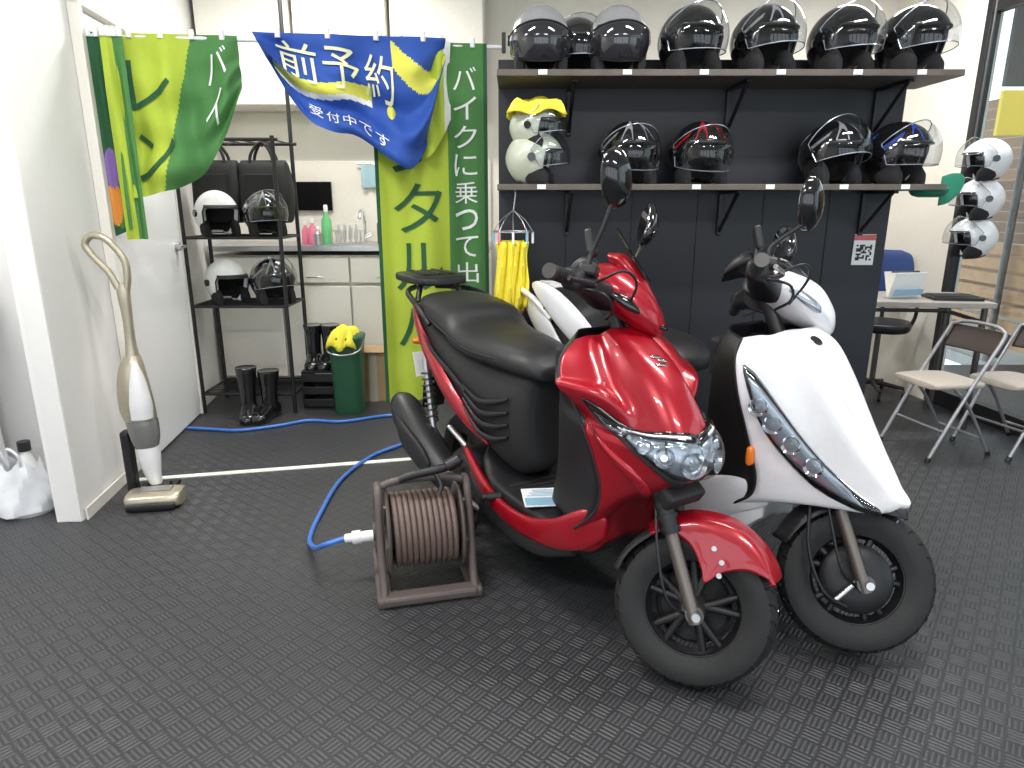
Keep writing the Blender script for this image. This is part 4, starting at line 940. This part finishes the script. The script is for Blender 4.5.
def folding_chair(loc, rz, sc=.88):
    e = empty('folding_chair', loc, rad(rz)); e.scale = (sc, sc, sc)
    w = .19
    for s in (-1, 1):
        tube('front_leg_frame', [(s*w, -.22, .01), (s*w, -.02, .40), (s*w, .14, .68), (s*w*.96, .17, .74)], .011, LEG, e, 5)
        tube('rear_leg_frame', [(s*(w-.025), .22, .01), (s*(w-.025), .03, .30), (s*(w-.025), -.10, .43)], .010, LEG, e, 5)
        cyl('foot', (s*w, -.225, 0), (s*w, -.215, .025), .015, BLK, e)
        cyl('foot', (s*(w-.025), .223, 0), (s*(w-.025), .215, .025), .014, BLK, e)
    tube('top_bar', [(-w*.96, .17, .735), (-w*.5, .19, .76), (w*.5, .19, .76), (w*.96, .17, .735)], .011, LEG, e, 5)
    cyl('cross_front', (-w, -.13, .17), (w, -.13, .17), .008, LEG, e); cyl('cross_rear', (-w+.02, .17, .10), (w-.02, .17, .10), .008, LEG, e)
    loft('seat', [(0, -.22, .43, .12, .012), (0, -.20, .435, .165, .02), (0, -.05, .435, .18, .022), (0, .10, .43, .17, .02), (0, .14, .43, .13, .012)], BEIGE, e, 'y', 28, 5, 4)
    V = []; F = []
    for i in range(13):
        for j in range(6):
            x = -w+2*w*i/12; z = .60+.13*j/5; V.append((x, .12+.48*(z-.62)+.02+.025*(1-(x/w)**2), z))
    for i in range(12):
        for j in range(5): F.append((i*6+j, i*6+j+1, i*6+j+7, i*6+j+6))
    o = mobj('backrest', V, F, BROWN, e); solid(o, .02, 0); bevel(o, .006)
folding_chair((2.24, 3.40, 0), -78, .87)
folding_chair((2.64, 3.42, 0), -74, .85)
oc = empty('office_chair', (2.44, 4.46, 0), rad(-30)); oc.scale = (.82, .82, .98)
for k in range(5):
    a = k*2*math.pi/5; cyl('base_arm', (0, 0, .09), (.24*math.cos(a), .24*math.sin(a), .06), .018, BLK, oc, r2=.012); cyl('caster', (.24*math.cos(a)-.012, .24*math.sin(a), .025), (.24*math.cos(a)+.012, .24*math.sin(a), .025), .025, BLK, oc)
cyl('gas_lift', (0, 0, .08), (0, 0, .44), .022, DSTEEL, oc)
loft('seat', [(0, 0, .44, .10, .10), (0, 0, .45, .20, .20), (0, 0, .48, .225, .22), (0, 0, .51, .21, .21), (0, 0, .515, .12, .12)], BLK, oc, 'z', 32, 4, 3)
tube('back_support', [(0, .1, .46), (0, .22, .46), (0, .25, .55), (0, .24, .7)], .016, BLK, oc)
loft('backrest', [(0, .23, .62, .12, .02), (0, .23, .66, .18, .03), (0, .23, .80, .19, .035), (0, .24, .93, .16, .03), (0, .245, .97, .08, .015)], NAVY, oc, 'z', 28, 5, 3)
for s in (-1, 1): tube('armrest', [(s*.21, .05, .47), (s*.24, .05, .55), (s*.24, .0, .66), (s*.23, -.12, .67)], .014, BLK, oc)
qr = empty('qr_poster', (1.63, 3.206, 1.05))
box('sheet', (0, 0, 0), (.10, .004, .14), PAPER, qr, bev=0); box('header', (0, -.003, .055), (.10, .002, .025), TAILR, qr, bev=0)
for i in range(9):
    for j in range(9):
        if random.random() < .5 or (i in (0, 8) and j in (0, 8)): box('qr_cell', (-.032+.008*i, -.003, -.045+.008*j), (.008, .002, .008), BLK, qr, bev=0)
gd = empty('green_cap', (1.755, 2.98, 1.328))
GC = M('cap_green', (.02, .22, .13), .6)
loft('crown', [(0, 0, -.045, .04, .02), (0, 0, -.035, .06, .06), (0, 0, -.012, .07, .075), (0, 0, -.002, .05, .07)], GC, gd, 'z', 24, 4)
loft('brim', [(.05, 0, -.02, .004, .06), (.09, 0, -.008, .005, .06), (.13, 0, .01, .004, .04), (.145, 0, .018, .002, .015)], GC, gd, 'x', 20, 4)

# ---------------------------------------------------------------- lights
for i, (x, y) in enumerate(((-.9, 1.9), (1.2, 1.9), (-.9, -.3), (1.2, -.3), (-1.1, 4.0), (2.0, 3.9), (-2.7, 1.6))):  # last entry is an extra lamp, added to brighten the dim left alcove
    f = empty('ceiling_lamp', (x, y, 2.66)); box('housing', (0, 0, .015), (.9, .18, .03), WHT, f)
    L = bpy.data.lights.new('tube_light', 'AREA'); L.shape = 'RECTANGLE'; L.size = .85; L.size_y = .15; L.energy = 38; L.color = (1, .98, .955)
    lo = bpy.data.objects.new('tube_light', L); COL.objects.link(lo); lo.parent = f; lo.location = (0, 0, -.005)
w = bpy.data.worlds.new('World'); SC.world = w; w.use_nodes = True
bgn = w.node_tree.nodes['Background']; bgn.inputs[0].default_value = (.84, .92, 1, 1); bgn.inputs[1].default_value = 2.4
sun = bpy.data.lights.new('sun', 'SUN'); sun.energy = 1.5; sun.angle = rad(3); so = bpy.data.objects.new('sun', sun); COL.objects.link(so); so.rotation_euler = (rad(40), rad(25), 0)

cam = bpy.data.cameras.new('camera'); cam.sensor_width = 36; cam.lens = 36*680/1024; cam.clip_start = .05
co = bpy.data.objects.new('camera', cam); COL.objects.link(co); co.location = (0, 0, 1.27); co.rotation_euler = (rad(90-15.1), 0, 0)
SC.camera = co
SC.view_settings.view_transform = 'Standard'
